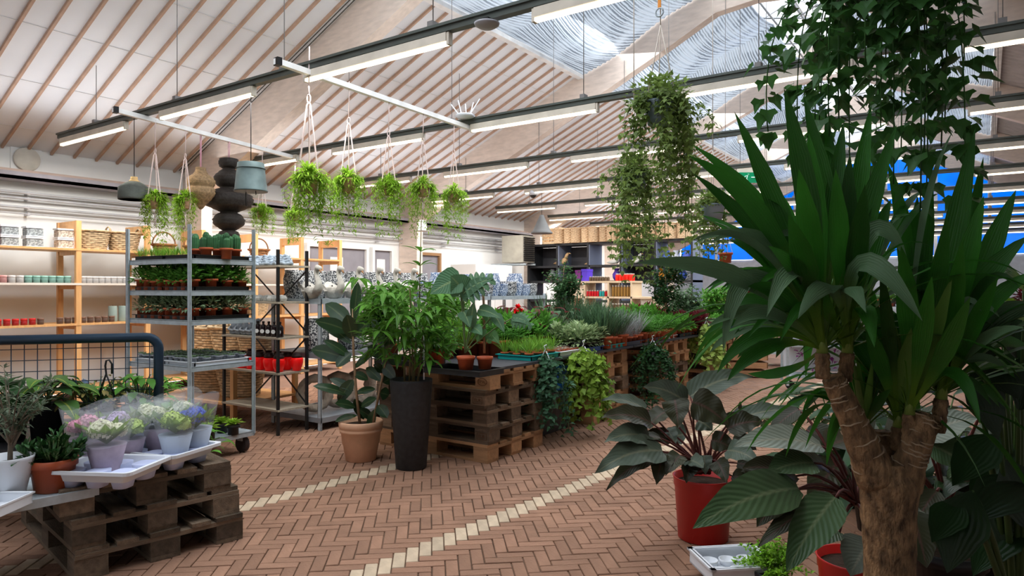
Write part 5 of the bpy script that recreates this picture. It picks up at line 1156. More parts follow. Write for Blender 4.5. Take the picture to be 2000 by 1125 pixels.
# third pale-leaved plant behind yucca on the right
ph3 = thing('philodendron', 'pale grey-leaved philodendron in a black pot behind the yucca', 'potted plant', W(1850, 2.9, 0)); b = MB(); pot(b, .15, .28, n=32); b.build('pot', BLACKP, ph3); MB().lathe([(0, .25), (.14, .255)], n=18).build('soil', SOIL, ph3)
for i, (a, b_, wd, k) in enumerate((((1800, 850), (1910, 818), .18, 1), ((1900, 840), (1985, 905), .18, 1), ((1760, 905), (1830, 790), .14, 1), ((1820, 870), (1900, 920), .16, 0), ((1745, 880), (1760, 780), .10, 1), ((1700, 850), (1650, 790), .16, 1), ((1830, 960), (1780, 1040), .12, 2), ((1850, 940), (1960, 960), .14, 2), ((1840, 1010), (1790, 1000), .08, 1), ((1870, 1000), (1950, 1060), .14, 2), ((1900, 900), (1850, 935), .1, 0), ((1815, 1060), (1770, 1080), .1, 0), ((1930, 780), (1880, 740), .12, 2))):
    d0 = 2.8 + .1 * math.sin(i * 2); HL(ph3, (PG, PGR, PHD)[k], (*a, d0), (*b_, d0 - .1), wd * .85, tab((0, .3), (.08, .75), (.3, 1), (.6, .8), (.85, .38), (1, .01)), .2, .06, .6, cross=5, wav=.03)
    s0 = V(1850, 1000, 2.9); e = V(*a, d0); stem(ph3, PET, bez(s0, s0.lerp(e, .6) + Vector((0, 0, .08)), e, 5), .006, 'petiole')

# lime fern in white tray at bottom
LFN = leaf('lime_fern', (.20, .42, .03), var=.35, isl=.4, trans=.3)
t = thing('lime_fern', 'bright lime feathery fern at the bottom edge beside a white tray', 'potted plant', W(1505, 3.1, .002))
b = MB(); pot(b, .075, .10, n=20); b.build('pot', BLACKP, t); f = MB(); g = random.Random(8)
for i in range(90):
    a, e = g.uniform(0, 6.28), g.uniform(.2, 1.5); d = Vector((math.cos(a) * math.cos(e), math.sin(a) * math.cos(e), math.sin(e))); l = g.uniform(.10, .19); pth = bez((0, 0, .09), Vector((0, 0, .09)) + d * l * .6, Vector((0, 0, .09)) + d * l - Vector((0, 0, .03)), 6)
    for q in range(2, 7):
        for k in range(4): f.leaflet(pth[q], Vector((g.gauss(0, 1), g.gauss(0, 1), g.gauss(.5, .6))), .022, .012, Vector((0, 0, 1)))
o = f.build('foliage', LFN, t); o['kind'] = 'stuff'
t2_ = thing('moulded_tray', 'white moulded tray at the bottom edge beside the lime fern', 'tray', W(1432, 3.22, .052), YAW + R(8))
big = MB().box((-.16, -.13, 0), (.16, .13, .008)).box((-.17, -.14, .06), (.17, -.115, .07)).box((-.17, .115, .06), (.17, .14, .07)).box((-.17, -.14, .06), (-.145, .14, .07)).box((.145, -.14, .06), (.17, .14, .07)).box((-.16, -.13, 0), (-.155, .13, .07)).box((.155, -.13, 0), (.16, .13, .07)).box((-.16, -.13, 0), (.16, -.125, .07)).box((-.16, .125, 0), (.16, .13, .07))
big.build('tray_body', WHITEP, t2_)
o = thing('wooden_block', 'low wooden offcut propping up the white tray at the bottom edge', 'block', W(1432, 3.22, 0), YAW); MB().box((-.1, -.08, .001), (.1, .08, .05)).box((-.105, -.085, .012), (.105, .085, .02)).build('offcut', OLDWOOD, o)
for x in (-.09, 0, .09):
    for y in (-.06, .06): MB().lathe([(.035, .008), (.042, .035), (.036, .035), (.032, .01)], (x, y, 0), n=16).build('cup', WHITEP, t2_)
def railpt(px, Y): k = (px - 1000) / F; x = Y * (k * .8231 - .5678) / (.8231 + k * .5678); return Vector((x, Y, 0)), -.5678 * x + .8231 * Y
# ================================================================= YUCCA
YK = thing('yucca', 'tall yucca with a thick ringed forked trunk and sword leaves', 'potted plant', W(1738, 1.75, 0))
b = MB(); pot(b, .20, .36, n=40); b.build('pot', BLACKP, YK); MB().lathe([(0, .33), (.19, .335)], n=24).build('soil', SOIL, YK)
YB_ = mat('yucca_bark', (.13, .07, .035), .85, var=.5, scale=34, bump=1.0, bscale=90, c2=(.38, .22, .11), stretch=(1.4, 1.4, .7))
RING = mat('pale_bark_ring', (.42, .30, .20), .8, var=.2); YS = mat('yellow_green_stem', (.22, .30, .06), .5)
def limb(pts, rs, name='trunk', seg=26, k=20, rings=True, rough=.0, seed=0):
    g = random.Random(seed); P = [Vector(p) - YK.location for p in pts]; Q = []; RR = []
    for i in range(seg + 1):
        t_ = i / seg * (len(P) - 1); a = min(int(t_), len(P) - 2); f = t_ - a; f2 = f * f * (3 - 2 * f); Q.append(P[a].lerp(P[a + 1], f)); RR.append(rs[a] + (rs[a + 1] - rs[a]) * f2)
    b = MB(); n0 = 0; b.tube(Q, RR, k)
    for v in range(len(b.v)): b.v[v] += Vector((g.uniform(-1, 1), g.uniform(-1, 1), g.uniform(-1, 1))) * rough
    o = b.build(name, YB_, YK)
    if rings:
        for i in range(2, seg - 1, 1):
            if g.random() < .12: continue
            t = (Q[i + 1] - Q[i - 1]).normalized(); u = t.orthogonal().normalized(); v = t.cross(u); a0 = g.uniform(0, 6.28); sp_ = g.uniform(1.0, 2.4); r = RR[i] * 1.012
            MB().tube([Q[i] + (u * math.cos(a0 + sp_ * q / 8) + v * math.sin(a0 + sp_ * q / 8)) * r + t * g.uniform(-.002, .002) for q in range(9)], [.0004, .0016, .0023, .0026, .0027, .0026, .0023, .0016, .0004], 4).build('bark_ring', RING, o)
    return o
limb([V(1738, 1140, 1.75) - Vector((0, 0, .33)), V(1737, 1100, 1.75), V(1735, 1000, 1.75), V(1735, 940, 1.75), V(1735, 900, 1.75)], [.062, .060, .064, .072, .058], rings=False, rough=.0022)
limb([V(1715, 935, 1.74), V(1690, 880, 1.73), V(1660, 810, 1.72), V(1632, 750, 1.72), V(1625, 738, 1.72)], [.052, .041, .032, .028, .025], 'branch', seg=30, seed=1, rough=.0015)
limb([V(1742, 945, 1.78), V(1727, 890, 1.80), V(1722, 850, 1.81), V(1722, 842, 1.81)], [.050, .036, .030, .024], 'branch', seg=14, seed=2, rough=.0015)
limb([V(1758, 945, 1.74), V(1782, 890, 1.72), V(1800, 845, 1.71), V(1812, 815, 1.71), V(1814, 808, 1.71)], [.052, .036, .032, .032, .025], 'branch', seg=28, seed=3, rough=.0015)
heads = [((1607, 740, 1.70), (1606, 690, 1.70)), ((1650, 745, 1.74), (1655, 690, 1.74)), ((1690, 880, 1.78), (1689, 845, 1.78)), ((1752, 880, 1.76), (1755, 835, 1.76)), ((1775, 862, 1.72), (1777, 810, 1.72)), ((1832, 845, 1.72), (1838, 780, 1.72))]
YL = leaf('yucca_leaf', (.022, .115, .010), rough=.38, trans=.28, var=.30, stripes=.2, isl=.50, spec=.35, base=(.13, .24, .02))
YLL = leaf('yucca_leaf_grey', (.085, .16, .075), rough=.45, trans=.15, var=.2, stripes=.22, isl=.15, base=(.13, .24, .03))
YLB = leaf('yucca_leaf_base', (.10, .20, .03), rough=.4, trans=.2, stripes=.1)
for (a, b_) in heads:
    A, B = V(*a), V(*b_); pt = [A.lerp(B, i / 8) - YK.location for i in range(9)]
    MB().tube(pt, [.016 + .0025 * (i % 2) for i in range(9)], 12).build('shoot', YB_, YK)
    MB().tube([B - YK.location, B + (B - A) * .9 - YK.location], [.014, .010], 10).build('shoot_tip', YS, YK)
YPR = tab((0, .30), (.2, .30), (.38, .66), (.58, 1), (.75, .86), (.9, .42), (1, 0))
def ylf(h, tip, wd, m=0, ctrl=None, fold=.38, face=.75, dz=0, bow=.0):
    hd = heads[h][1]; a = (hd[0], hd[1] - 8, hd[2]); c = None
    if ctrl: c = (ctrl[0], ctrl[1], hd[2] + dz * .5)
    HL(YK, (YL, YLL, YLB)[m], a, (tip[0], tip[1], hd[2] + dz), wd * .82, YPR, fold, bow, face, n=12, ctrl=c)
# upright fan of the left heads
for (h, tip, wd, m, ctrl, dz) in [
    (0, (1434, 218), .062, 0, (1560, 480), .05), (0, (1531, 172), .068, 0, (1600, 450), -.05), (1, (1569, 187), .060, 0, (1640, 450), .08), (1, (1612, 215), .055, 0, (1640, 460), .18), (0, (1648, 238), .060, 0, (1620, 450), .12), (1, (1702, 205), .058, 0, (1660, 450), .10), (1, (1752, 243), .064, 0, (1650, 520), -.06),
    (0, (1352, 283), .052, 0, (1560, 420), .15), (0, (1345, 304), .060, 0, (1530, 400), .0), (0, (1352, 338), .050, 0, (1530, 470), .1), (0, (1240, 514), .060, 1, (1480, 500), -.15), (0, (1398, 612), .045, 0, (1500, 540), .1), (0, (1412, 688), .058, 1, (1445, 400), -.10), (0, (1497, 620), .058, 1, (1560, 420), -.2), (1, (1558, 624), .060, 1, (1640, 460), -.28),
    (1, (1692, 612), .050, 1, (1640, 480), -.25), (1, (1802, 628), .066, 1, (1640, 380), -.25), (1, (1772, 506), .058, 1, (1680, 330), -.1), (1, (1708, 680), .050, 0, (1690, 520), -.22), (1, (1632, 330), .060, 0, (1640, 500), -.12), (0, (1560, 330), .070, 0, (1590, 500), -.15), (0, (1540, 420), .070, 0, (1580, 540), -.18), (1, (1690, 360), .060, 0, (1670, 520), -.15),
    (0, (1455, 400), .065, 0, (1560, 500), .1), (0, (1490, 330), .060, 0, (1580, 500), .2), (1, (1740, 390), .060, 0, (1690, 500), .1), (0, (1425, 470), .055, 0, (1540, 500), .15), (0, (1370, 420), .045, 0, (1520, 480), .25), (0, (1380, 640), .042, 1, (1500, 560), -.1), (0, (1400, 730), .045, 0, (1480, 600), .0), (0, (1440, 700), .05, 0, (1520, 600), .15),
    (0, (1460, 560), .06, 0, (1540, 560), -.1), (1, (1500, 480), .07, 0, (1600, 560), -.2), (0, (1395, 545), .05, 0, (1500, 500), .2), (1, (1600, 270), .06, 0, (1630, 480), .22), (1, (1660, 300), .062, 0, (1650, 500), -.02), (0, (1580, 260), .065, 0, (1600, 470), .0), (0, (1420, 745), .05, 0, (1500, 640), -.1), (1, (1475, 650), .045, 1, (1560, 560), .1), (0, (1515, 700), .05, 0, (1560, 600), .2), (0, (1385, 690), .04, 1, (1470, 590), .1), (0, (1430, 640), .05, 1, (1500, 570), -.15)]:
    ylf(h, tip, wd, m, ctrl, dz=dz)
for (h, tip, wd, m, ctrl, dz) in [
    (4, (1905, 250), .072, 0, (1840, 600), .0), (5, (1921, 306), .050, 0, (1880, 560), .15), (5, (1922, 382), .06, 0, (1870, 560), -.1), (4, (1862, 254), .02, 1, (1770, 420), .0), (4, (1820, 330), .050, 0, (1800, 560), .1), (4, (1792, 382), .055, 0, (1780, 560), .15), (3, (1805, 400), .045, 0, (1780, 600), .2), (5, (1985, 370), .066, 0, (1900, 560), .0),
    (3, (1732, 316), .050, 0, (1800, 500), .1), (4, (2010, 460), .066, 0, (1880, 560), -.1), (5, (2030, 530), .07, 0, (1900, 580), -.15), (5, (2030, 600), .07, 1, (1930, 590), -.1), (5, (2000, 640), .05, 1, (1900, 640), -.2), (4, (1915, 832), .055, 0, (1870, 640), -.25), (5, (2020, 690), .05, 0, (1920, 620), .1), (5, (2010, 760), .05, 0, (1930, 660), .2), (3, (1640, 640), .055, 0, (1700, 680), .1),
    (3, (1690, 640), .05, 0, (1720, 700), -.1), (4, (1760, 480), .06, 0, (1780, 620), -.1), (4, (1850, 420), .07, 0, (1830, 600), -.15), (5, (1880, 470), .07, 0, (1860, 620), -.2), (4, (1820, 540), .07, 0, (1800, 680), -.2), (3, (1720, 520), .055, 0, (1740, 680), -.15), (5, (1950, 540), .065, 0, (1890, 660), -.2), (4, (1895, 580), .07, 0, (1850, 700), -.28), (3, (1660, 720), .04, 0, (1710, 720), .15), (5, (1900, 660), .05, 0, (1880, 700), .25), (4, (1700, 590), .055, 0, (1750, 680), .0), (5, (1960, 470), .06, 0, (1890, 600), .12), (3, (1780, 640), .05, 2, (1765, 740), -.1), (4, (1860, 540), .06, 2, (1810, 700), -.15),
    (2, (1650, 690), .040, 0, (1680, 760), .1), (2, (1600, 770), .035, 0, (1660, 780), .1), (2, (1720, 700), .040, 0, (1700, 770), .0), (2, (1690, 660), .042, 0, (1692, 760), .1), (2, (1740, 760), .032, 0, (1710, 790), -.1), (2, (1560, 770), .03, 0, (1640, 760), .2), (0, (1460, 730), .035, 0, (1540, 745), .1)]:
    ylf(h, tip, wd * (1 if dz > -.12 else .72), m, ctrl, dz=dz)
for i in range(26):
    h = i % 2; tx = 1352 + (i * 53) % 190; ty = 470 + (i * 97) % 290; ylf(h, (tx, ty), .026 + .004 * (i % 4), 1 if i % 3 == 0 else 0, ((tx + 1620) / 2 + 10, ty - 70 - (i * 31) % 90), dz=-.12 + .03 * (i % 13))
for i in range(14):
    tx = 1990 - (i * 37) % 130; ty = 560 + (i * 61) % 250; ylf(5 - i % 2, (tx, ty), .028, i % 2, ((tx + 1830) / 2, ty - 90), dz=-.15 + .04 * (i % 9))
g = random.Random(77)
for h in range(6):
    hd = heads[h][1]; c = V(hd[0], hd[1] - 8, hd[2]) - YK.location
    for i in range(24 if h != 2 else 8):
        a = i * 2.4 + h; e = g.uniform(.15, 1.25); d = Vector((math.cos(a) * math.cos(e), math.sin(a) * math.cos(e), math.sin(e)))
        view = (CAMP - (c + YK.location)).normalized()
        if d.dot(view) > .35: d = d - view * (d.dot(view) + .3); d.normalize()
        l = g.uniform(.36, .62) * (.6 if h == 2 else 1)
        MB().blade(bez(c, c + d * l * .6 + Vector((0, 0, .08)), c + d * l + Vector((0, 0, -.26 * math.cos(e))), 10), .036, YPR, .2).build('leaf', YL, YK)
    for i in range(6):
        a = i * 1.05; d = Vector((math.cos(a) * .25, math.sin(a) * .25, 1)).normalized(); MB().blade(bez(c - Vector((0, 0, .03)), c + d * .08, c + d * .22, 5), .026, tab((0, 1), (.5, .8), (1, .05)), .3).build('leaf_base', YLB, YK)

# second yucca / dark palms filling the right edge, shade put into their leaf colour
DKL = leaf('leaf_darkened_as_shade', (.009, .026, .007), rough=.35, trans=.05, var=.4, stripes=.1, isl=.4); DKS = mat('dark_green_stalk', (.035, .07, .015), .5)
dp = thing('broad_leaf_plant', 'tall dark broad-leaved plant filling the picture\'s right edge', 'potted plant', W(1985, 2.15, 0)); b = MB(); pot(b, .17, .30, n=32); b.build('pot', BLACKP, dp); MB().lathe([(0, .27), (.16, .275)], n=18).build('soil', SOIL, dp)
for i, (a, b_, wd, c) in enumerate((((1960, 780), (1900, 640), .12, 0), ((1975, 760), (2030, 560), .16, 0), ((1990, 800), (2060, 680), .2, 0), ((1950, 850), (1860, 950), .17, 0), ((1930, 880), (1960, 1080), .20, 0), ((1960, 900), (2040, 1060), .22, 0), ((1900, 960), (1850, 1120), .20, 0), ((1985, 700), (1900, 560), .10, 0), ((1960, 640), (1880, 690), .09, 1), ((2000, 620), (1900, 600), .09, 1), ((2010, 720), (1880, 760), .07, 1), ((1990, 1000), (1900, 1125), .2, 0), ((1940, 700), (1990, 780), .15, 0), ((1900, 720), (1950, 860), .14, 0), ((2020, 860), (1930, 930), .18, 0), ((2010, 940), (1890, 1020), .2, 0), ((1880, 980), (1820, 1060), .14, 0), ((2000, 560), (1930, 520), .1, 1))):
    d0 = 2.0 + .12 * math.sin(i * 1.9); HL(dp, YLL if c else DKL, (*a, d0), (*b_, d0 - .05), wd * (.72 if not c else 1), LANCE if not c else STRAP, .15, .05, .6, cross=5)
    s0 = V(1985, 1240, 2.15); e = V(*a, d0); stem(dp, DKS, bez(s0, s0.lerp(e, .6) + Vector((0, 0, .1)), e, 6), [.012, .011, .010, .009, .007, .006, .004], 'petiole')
for i, (px, d) in enumerate(((1890, 3.4), (1960, 3.2), (1720, 3.9), (1640, 4.4), (1800, 3.6))):
    floorplant(W(px, d, 0), 'dark leafy floor plant in deep shade, %s behind the yucca' % ['second from the right', 'rightmost', 'third from the left', 'leftmost', 'middle one'][i], DKL if i < 2 else leaf('green_darkened_as_shade', (.025, .07, .025), rough=.35, var=.4), .55, 0, .30, .12, 34, 70 + i, LANCE, pr_=.16, ph_=.28, up=1.1, nm='floor_plant')  # leaf greens darkened to stand in for the shade behind the yucca
b = clear('dark_sleeve', (.5, .5, .55), .35, .15)

# ================================================================= NEAR HANGING IVY (upper right)
IVD = leaf('ivy_dark', (.045, .135, .03), rib=(.06, .16, .05), rough=.35, trans=.34, var=.4, isl=.45)
def ivyleaf(b, p, d, s_, up):
    d = d.normalized(); sd = d.cross(up)
    if sd.length < .05: sd = d.orthogonal()
    sd.normalize(); n = sd.cross(d); k = len(b.v)
    for (x, y, z) in ((0, 0, 0), (-.38, -.08, .05), (-.52, .28, .08), (-.28, .42, .03), (0, 1, -.1), (.28, .42, .03), (.52, .28, .08), (.38, -.08, .05), (0, .35, -.04)): b.v.append(p + (sd * x + d * y + n * z) * s_)
    for i in range(8):
        a, c = (i, (i + 1) % 8); b.face((k + 8, k + a, k + c), True, [(.5, .4), (.5 + (a - 4) * .1, .5), (.5 + (c - 4) * .1, .5)])
iv = thing('hanging_ivy', 'big dark ivy hanging close to the camera above the yucca', 'hanging plant', W(1720, 1.95, 2.32)); g = random.Random(15)
MB().lathe([(.09, -.12), (.125, 0), (.115, 0), (.1, -.05)], n=28).build('pot', mat('blue_grey_pot', (.09, .14, .20), .5), iv)
for a in (0, 2.1, 4.2): MB().tube([(.12 * math.cos(a), .12 * math.sin(a), 0), (0, 0, .38)], .003, 4).build('hanger_wire', MATS['hanger_wire'], iv)
MB().tube([(0, 0, .38), (0, 0, 3.0)], .0025, 4).build('hanger_wire', MATS['hanger_wire'], iv)
def strands(t, n, rad, lens, m, step, size, g, per=1, end=None, kz=1.0, top=0.02):
    for s_ in range(n):
        a = g.uniform(0, 6.283); r1 = rad * g.uniform(.35, 1); l = g.uniform(*lens); e = Vector((r1 * math.cos(a), r1 * math.sin(a), -l))
        if end and s_ < len(end): e = end[s_] - t.location
        pth = bez((.06 * math.cos(a), .06 * math.sin(a), top), Vector((e.x * 1.15, e.y * 1.15, .06)), e, max(4, int(e.length / step))); b = MB(); b.tube(pth, .002, 4)
        for q in range(1, len(pth)):
            for k in range(per):
                th = g.uniform(0, 6.283); o_ = Vector((math.cos(th), math.sin(th), g.uniform(-.3, .3))) * g.uniform(.01, .05) * kz
                ivyleaf(b, pth[q] + o_, Vector((math.cos(th) * .7, math.sin(th) * .7, -g.uniform(.2, 1.2))), size * g.uniform(.6, 1.25), Vector((math.cos(th), math.sin(th), .5)))
        b.build('trailing_stem', m, t)
strands(iv, 25, .27, (.35, .98), IVD, .036, .052, g, 3, [V(1880, 165, 1.8), V(1620, 290, 1.9), V(1700, 420, 2.0), V(1760, 300, 1.85), V(1600, 175, 2.0), V(1640, 160, 1.9), V(1720, 250, 1.8), V(1740, 200, 2.1), V(1660, 340, 1.95), V(1500, 258, 2.2), V(1560, 300, 2.1), V(1780, 180, 1.9), V(1690, 120, 1.8), V(1730, 120, 1.8)])
# ================================================================= MID HANGING IVIES
IVM = leaf('ivy_olive', (.16, .24, .06), rough=.4, trans=.38, var=.45, isl=.45)
def midivy(px, py, d, n, rad, lens, label, seed, ends=None):
    t = thing('hanging_ivy', label, 'hanging plant', V(px, py, d)); g = random.Random(seed)
    MB().lathe([(.09, -.16), (.12, -.01), (.125, 0), (.115, 0), (.10, -.08)], n=24).build('pot', mat('galvanised_pot', (.28, .36, .46), .5, .4), t)
    for a in (0, 2.1, 4.2): MB().tube([(.12 * math.cos(a), .12 * math.sin(a), 0), (0, 0, .55)], .004, 4).build('hanger_cord', mat('pale_cord', (.62, .55, .48), .8), t)
    MB().tube([(0, 0, .55), (0, 0, max(.6, roofz(t.location.x) - t.location.z - .5))], .004, 4).build('hanger_cord', MATS['pale_cord'], t)
    strands(t, n, rad, lens, IVM, .036, .040, g, 5, ends, kz=1.1, top=.05)
    f = MB()
    for i in range(420):
        th = g.uniform(0, 6.283); e = g.uniform(-.2, 1.4); dd = Vector((math.cos(th) * math.cos(e), math.sin(th) * math.cos(e), math.sin(e) * .8)); ivyleaf(f, dd * rad * g.uniform(.4, .85), dd + Vector((0, 0, g.gauss(0, .5))), .036 * g.uniform(.7, 1.2), Vector((0, 0, 1)))
    o = f.build('crown_foliage', IVM, t); o['kind'] = 'stuff'; return t
midivy(1290, 200, 4.9, 30, .30, (.4, 1.25), 'large olive-green hanging ivy in a galvanised pot on an orange strap', 81, [V(1390, 260, 5), V(1220, 300, 4.9), V(1330, 430, 4.9), V(1310, 400, 4.8), V(1345, 440, 5.0), V(1320, 350, 4.8), V(1300, 330, 5), V(1250, 260, 4.8)])
midivy(1238, 340, 6.0, 20, .26, (.5, .95), 'second olive ivy hanging lower, left below the strapped one', 82, [V(1205, 520, 6), V(1240, 500, 6), V(1215, 480, 5.9), V(1175, 388, 6)])
midivy(1392, 400, 7.0, 14, .22, (.3, .75), 'small ivy hanging behind the yucca leaf tips', 83, [V(1385, 510, 7), V(1395, 490, 7)])
o = thing('orange_strap', 'orange strap looped over the timber frame holding the ivy', 'strap', V(1288, 0, 4.9)); MB().box((-.012, -.003, -.06), (.012, .003, .75)).build('strap_band', mat('orange_webbing', (.75, .28, .05), .7), o)
n_ = 14; MB().tube([(.028 * math.cos(6.283 * i / n_), 0, -.09 + .03 * math.sin(6.283 * i / n_)) for i in range(n_ + 1)], .006, 6).build('ring', STEEL, o)
P, d = railpt(1417, 8.03); tp_ = thing('hanging_pot', 'orange pot hanging on thin white cords before the blue windows', 'hanging plant', (P.x, P.y, EYE + 49 / F * d)); b = MB(); pot(b, .085, .12, n=24); b.build('pot', TERRA, tp_)
for a in (0, 1.57, 3.14, 4.71): MB().tube([(.08 * math.cos(a), .08 * math.sin(a), .12), (0, 0, .42)], .003, 4).build('hanger_cord', WHITEP, tp_)
MB().tube([(0, 0, .42), (0, 0, ZR - tp_.location.z)], .003, 4).build('hanger_cord', WHITEP, tp_)

# ================================================================= HANGING FERNS on the white bars
RH = [leaf('rhipsalis_lime', (.24, .42, .035), var=.4, isl=.4, trans=.35)] ; POTB = mat('sandy_clay_pot', (.52, .30, .20), .75, var=.12, scale=14)
CORD = mat('pinkish_cotton_cord', (.72, .58, .56), .85)
def hfern(loc, top, label, s_, seed, L_=.40):
    t = thing('hanging_fern', label, 'hanging plant', loc, 0, 'hanging ferns on the white bars'); g = random.Random(seed)
    MB().lathe([(.050, -.115), (.055, -.112), (.072, -.01), (.076, 0), (.068, 0), (.062, -.05)], n=24).build('pot', POTB, t)
    h = MB(); H = (top - loc.z)
    kz = min(.55, H * .55)
    for a in (.3, 2.4, 4.5):
        h.tube([(0, 0, -.17), (.060 * math.cos(a), .060 * math.sin(a), -.115), (.074 * math.cos(a), .074 * math.sin(a), -.02), (.012 * math.cos(a), .012 * math.sin(a), kz), (.004, 0, kz + .02)], .0055, 5)
    h.tube([(0, 0, -.17), (0, 0, -.30)], [.010, .006], 6)
    n = 12; h.tube([(.016 * math.sin(6.283 * i / n), 0, kz + .04 - .028 * math.cos(6.283 * i / n)) for i in range(n + 1)], .0042, 5); h.tube([(0, 0, kz + .06), (.006, 0, H)], .0045, 5)
    h.build('macrame_hanger', CORD, t)
    f = MB()
    for i in range(120):
        th, e = g.uniform(0, 6.283), g.uniform(-.2, 1.3); d = Vector((math.cos(th) * math.cos(e), math.sin(th) * math.cos(e), math.sin(e))); l = g.uniform(.09, .17); f.blade(bez((0, 0, 0), d * l * .7 + Vector((0, 0, .02)), d * l - Vector((0, 0, .05)), 3), .016, LANCE, .3)
    o = f.build('tuft', RH[0], t); o['kind'] = 'stuff'
    for s2 in range(26):
        a = g.uniform(0, 6.283); r1 = g.uniform(.06, .15); l = L_ * g.uniform(.45, 1.1); pth = bez((.05 * math.cos(a), .05 * math.sin(a), 0), (r1 * 1.3 * math.cos(a), r1 * 1.3 * math.sin(a), .05), (r1 * math.cos(a), r1 * math.sin(a), -l), 11); b = MB()
        for q in range(1, 12):
            for k in range(6):
                th = g.uniform(0, 6.283); d = Vector((math.cos(th), math.sin(th), g.uniform(-1.2, .2))); b.leaflet(pth[q] + Vector((g.gauss(0, .012), g.gauss(0, .012), g.gauss(0, .012))), d, .048, .010, Vector((0, 0, 1)))
        b.build('trailing_stem', RH[0], t)
    t.scale = (s_,) * 3; return t
fd_ = [(0, 303, 386, 'first fern from the grey-and-wood pendant'), (0, 362, 388, 'fern beside the bamboo lamp'), (0, 512, 410, 'fern right below the galvanised bucket lamp'), (0, 576, 416, 'lowest small one between bucket lamp and row'),
       (1, 603, 345, 'first fern of the row of five'), (1, 681, 350, 'second fern of the row of five'), (1, 759, 358, 'third fern of the row of five'), (1, 826, 362, 'fourth fern of the row of five'), (1, 886, 375, 'last fern of the row of five')]
for i, (bq, px, py, lb) in enumerate(fd_):
    P, d = bar_pt(bq, px); z = EYE + (563 - py) / F * d
    hfern(Vector((P.x, P.y, z)), ZR - .03, 'bright lime trailing hanging plant in clay pot, ' + lb, (1.0, 1.0, .9, .9, 1.25, 1.05, 1.0, 1.0, .95)[i], 90 + i, (.42, .40, .30, .38, .38, .42, .45, .48, .50)[i])

# ================================================================= PENDANT LAMPS
def cordtop(t, m=BLACKM, r=.004, z0=0, top=ZR + .0):
    MB().tube([(0, 0, z0), (0, 0, (top - t.location.z))], r, 5).build('cord', m, t)
CONC = mat('dark_concrete_shade', (.085, .095, .085), .8, var=.3, scale=10, bump=.3)
P, d = railpt(262, 3.66); t = thing('pendant_lamp', 'round grey pendant lamp with a wooden neck, leftmost', 'lamp', (P.x, P.y, EYE + (563 - 391) / F * d)); 
MB().lathe([(.150, 0), (.152, .02), (.150, .125), (.10, .165), (.055, .19)], n=40).lathe([(.145, .0), (.14, .11), (.05, .17)], n=40).build('shade', CONC, t); MB().lathe([(.052, .185), (.058, .19), (.045, .2), (.033, .215), (.033, .24), (0, .242)], n=24).build('wooden_neck', mat('light_wood', (.60, .40, .18), .5), t); cordtop(t, z0=.24)
MB().lathe([(0, .04), (.03, .05), (.035, .08), (.02, .11)], n=14).build('bulb', WHITEP, t)
P, d = railpt(490, 3.66); t = thing('pendant_lamp', 'galvanised bucket shaped pendant lamp', 'lamp', (P.x, P.y, EYE + (563 - 375) / F * d)); ZN = mat('blue_grey_zinc', (.09, .125, .13), .45, .5, var=.25, scale=9)
MB().lathe([(.140, 0), (.143, .008), (.137, .012), (.112, .250), (.105, .254), (0, .256)], n=40).lathe([(.134, .004), (.108, .24)], n=40).build('shade', ZN, t); MB().lathe([(.1235, .198), (.127, .202), (.1225, .206)], n=40).build('band', ZN, t); cordtop(t, z0=.25)
for sx in (-1, 1): MB().tube([(sx * .07, 0, .0), (sx * .075, 0, -.03), (sx * .07, 0, -.12 if sx < 0 else -.03)], .004, 5).build('dangling_wire', BLACKM, t)
# black stacked basket lamp
P, d = bar_pt(0, 447); zt = EYE + (563 - 309) / F * d; t = thing('basket_lamp', 'black woven lamp of five stacked bulges of different widths', 'lamp', (P.x, P.y, zt)); k = d / F * 1.1
prof = [(8, 0), (16, 2), (18, 9), (16, 16), (10, 20), (16, 24), (25, 33), (26, 40), (22, 48), (14, 54), (26, 58), (40, 67), (43, 76), (38, 86), (20, 94), (14, 97), (22, 101), (28, 110), (26, 119), (16, 126), (11, 129), (16, 131), (19, 137), (17, 143), (9, 146)]
def woven(prof, k, m, sub=3):
    pp = []
    for (r0, z0), (r1, z1) in zip(prof, prof[1:]):
        for q in range(sub): f = q / sub; pp.append((r0 + (r1 - r0) * f, z0 + (z1 - z0) * f))
    pp.append(prof[-1]); return [(r * k * (1.0 if i % 2 else .955), -z * k) for i, (r, z) in enumerate(pp)]
MB().lathe(woven(prof, k, 0)[::-1], n=40).build('woven_shade', mat('black_rattan', (.022, .018, .016), .6, var=.4, scale=40, bump=.5), t); MB().tube([(-.01, 0, 0), (-.012, 0, ZR - zt - .05)], .004, 5).tube([(.01, 0, 0), (.02, 0, ZR - zt - .05)], .004, 5).build('cord', mat('pink_cord', (.8, .42, .55), .7), t)
P, d = bar_pt(0, 397); zt = EYE + (563 - 327) / F * d; t = thing('basket_lamp', 'brown bamboo lamp narrowing to a point behind the black one', 'lamp', (P.x - .05, P.y, zt)); k = d / F
MB().lathe(woven([(10, 0), (10, 6), (14, 13), (24, 20), (28, 27), (26, 34), (23, 38), (27, 43), (27, 52), (20, 62), (10, 72), (5, 79), (2, 82)], k, 0)[::-1], n=36).build('woven_shade', mat('brown_bamboo', (.26, .17, .09), .6, var=.35, scale=40, bump=.4), t); MB().tube([(-.008, 0, 0), (-.01, 0, ZR - zt)], .004, 5).tube([(.008, 0, 0), (.012, 0, ZR - zt)], .004, 5).build('cord', MATS['pink_cord'], t)
P, d = railpt(1058, 10.28); t = thing('pendant_lamp', 'pale grey concrete cone pendant above the dark shelving', 'lamp', (P.x, P.y, EYE + (563 - 457) / F * d)); GC = mat('light_concrete', (.17, .175, .18), .75, var=.1)
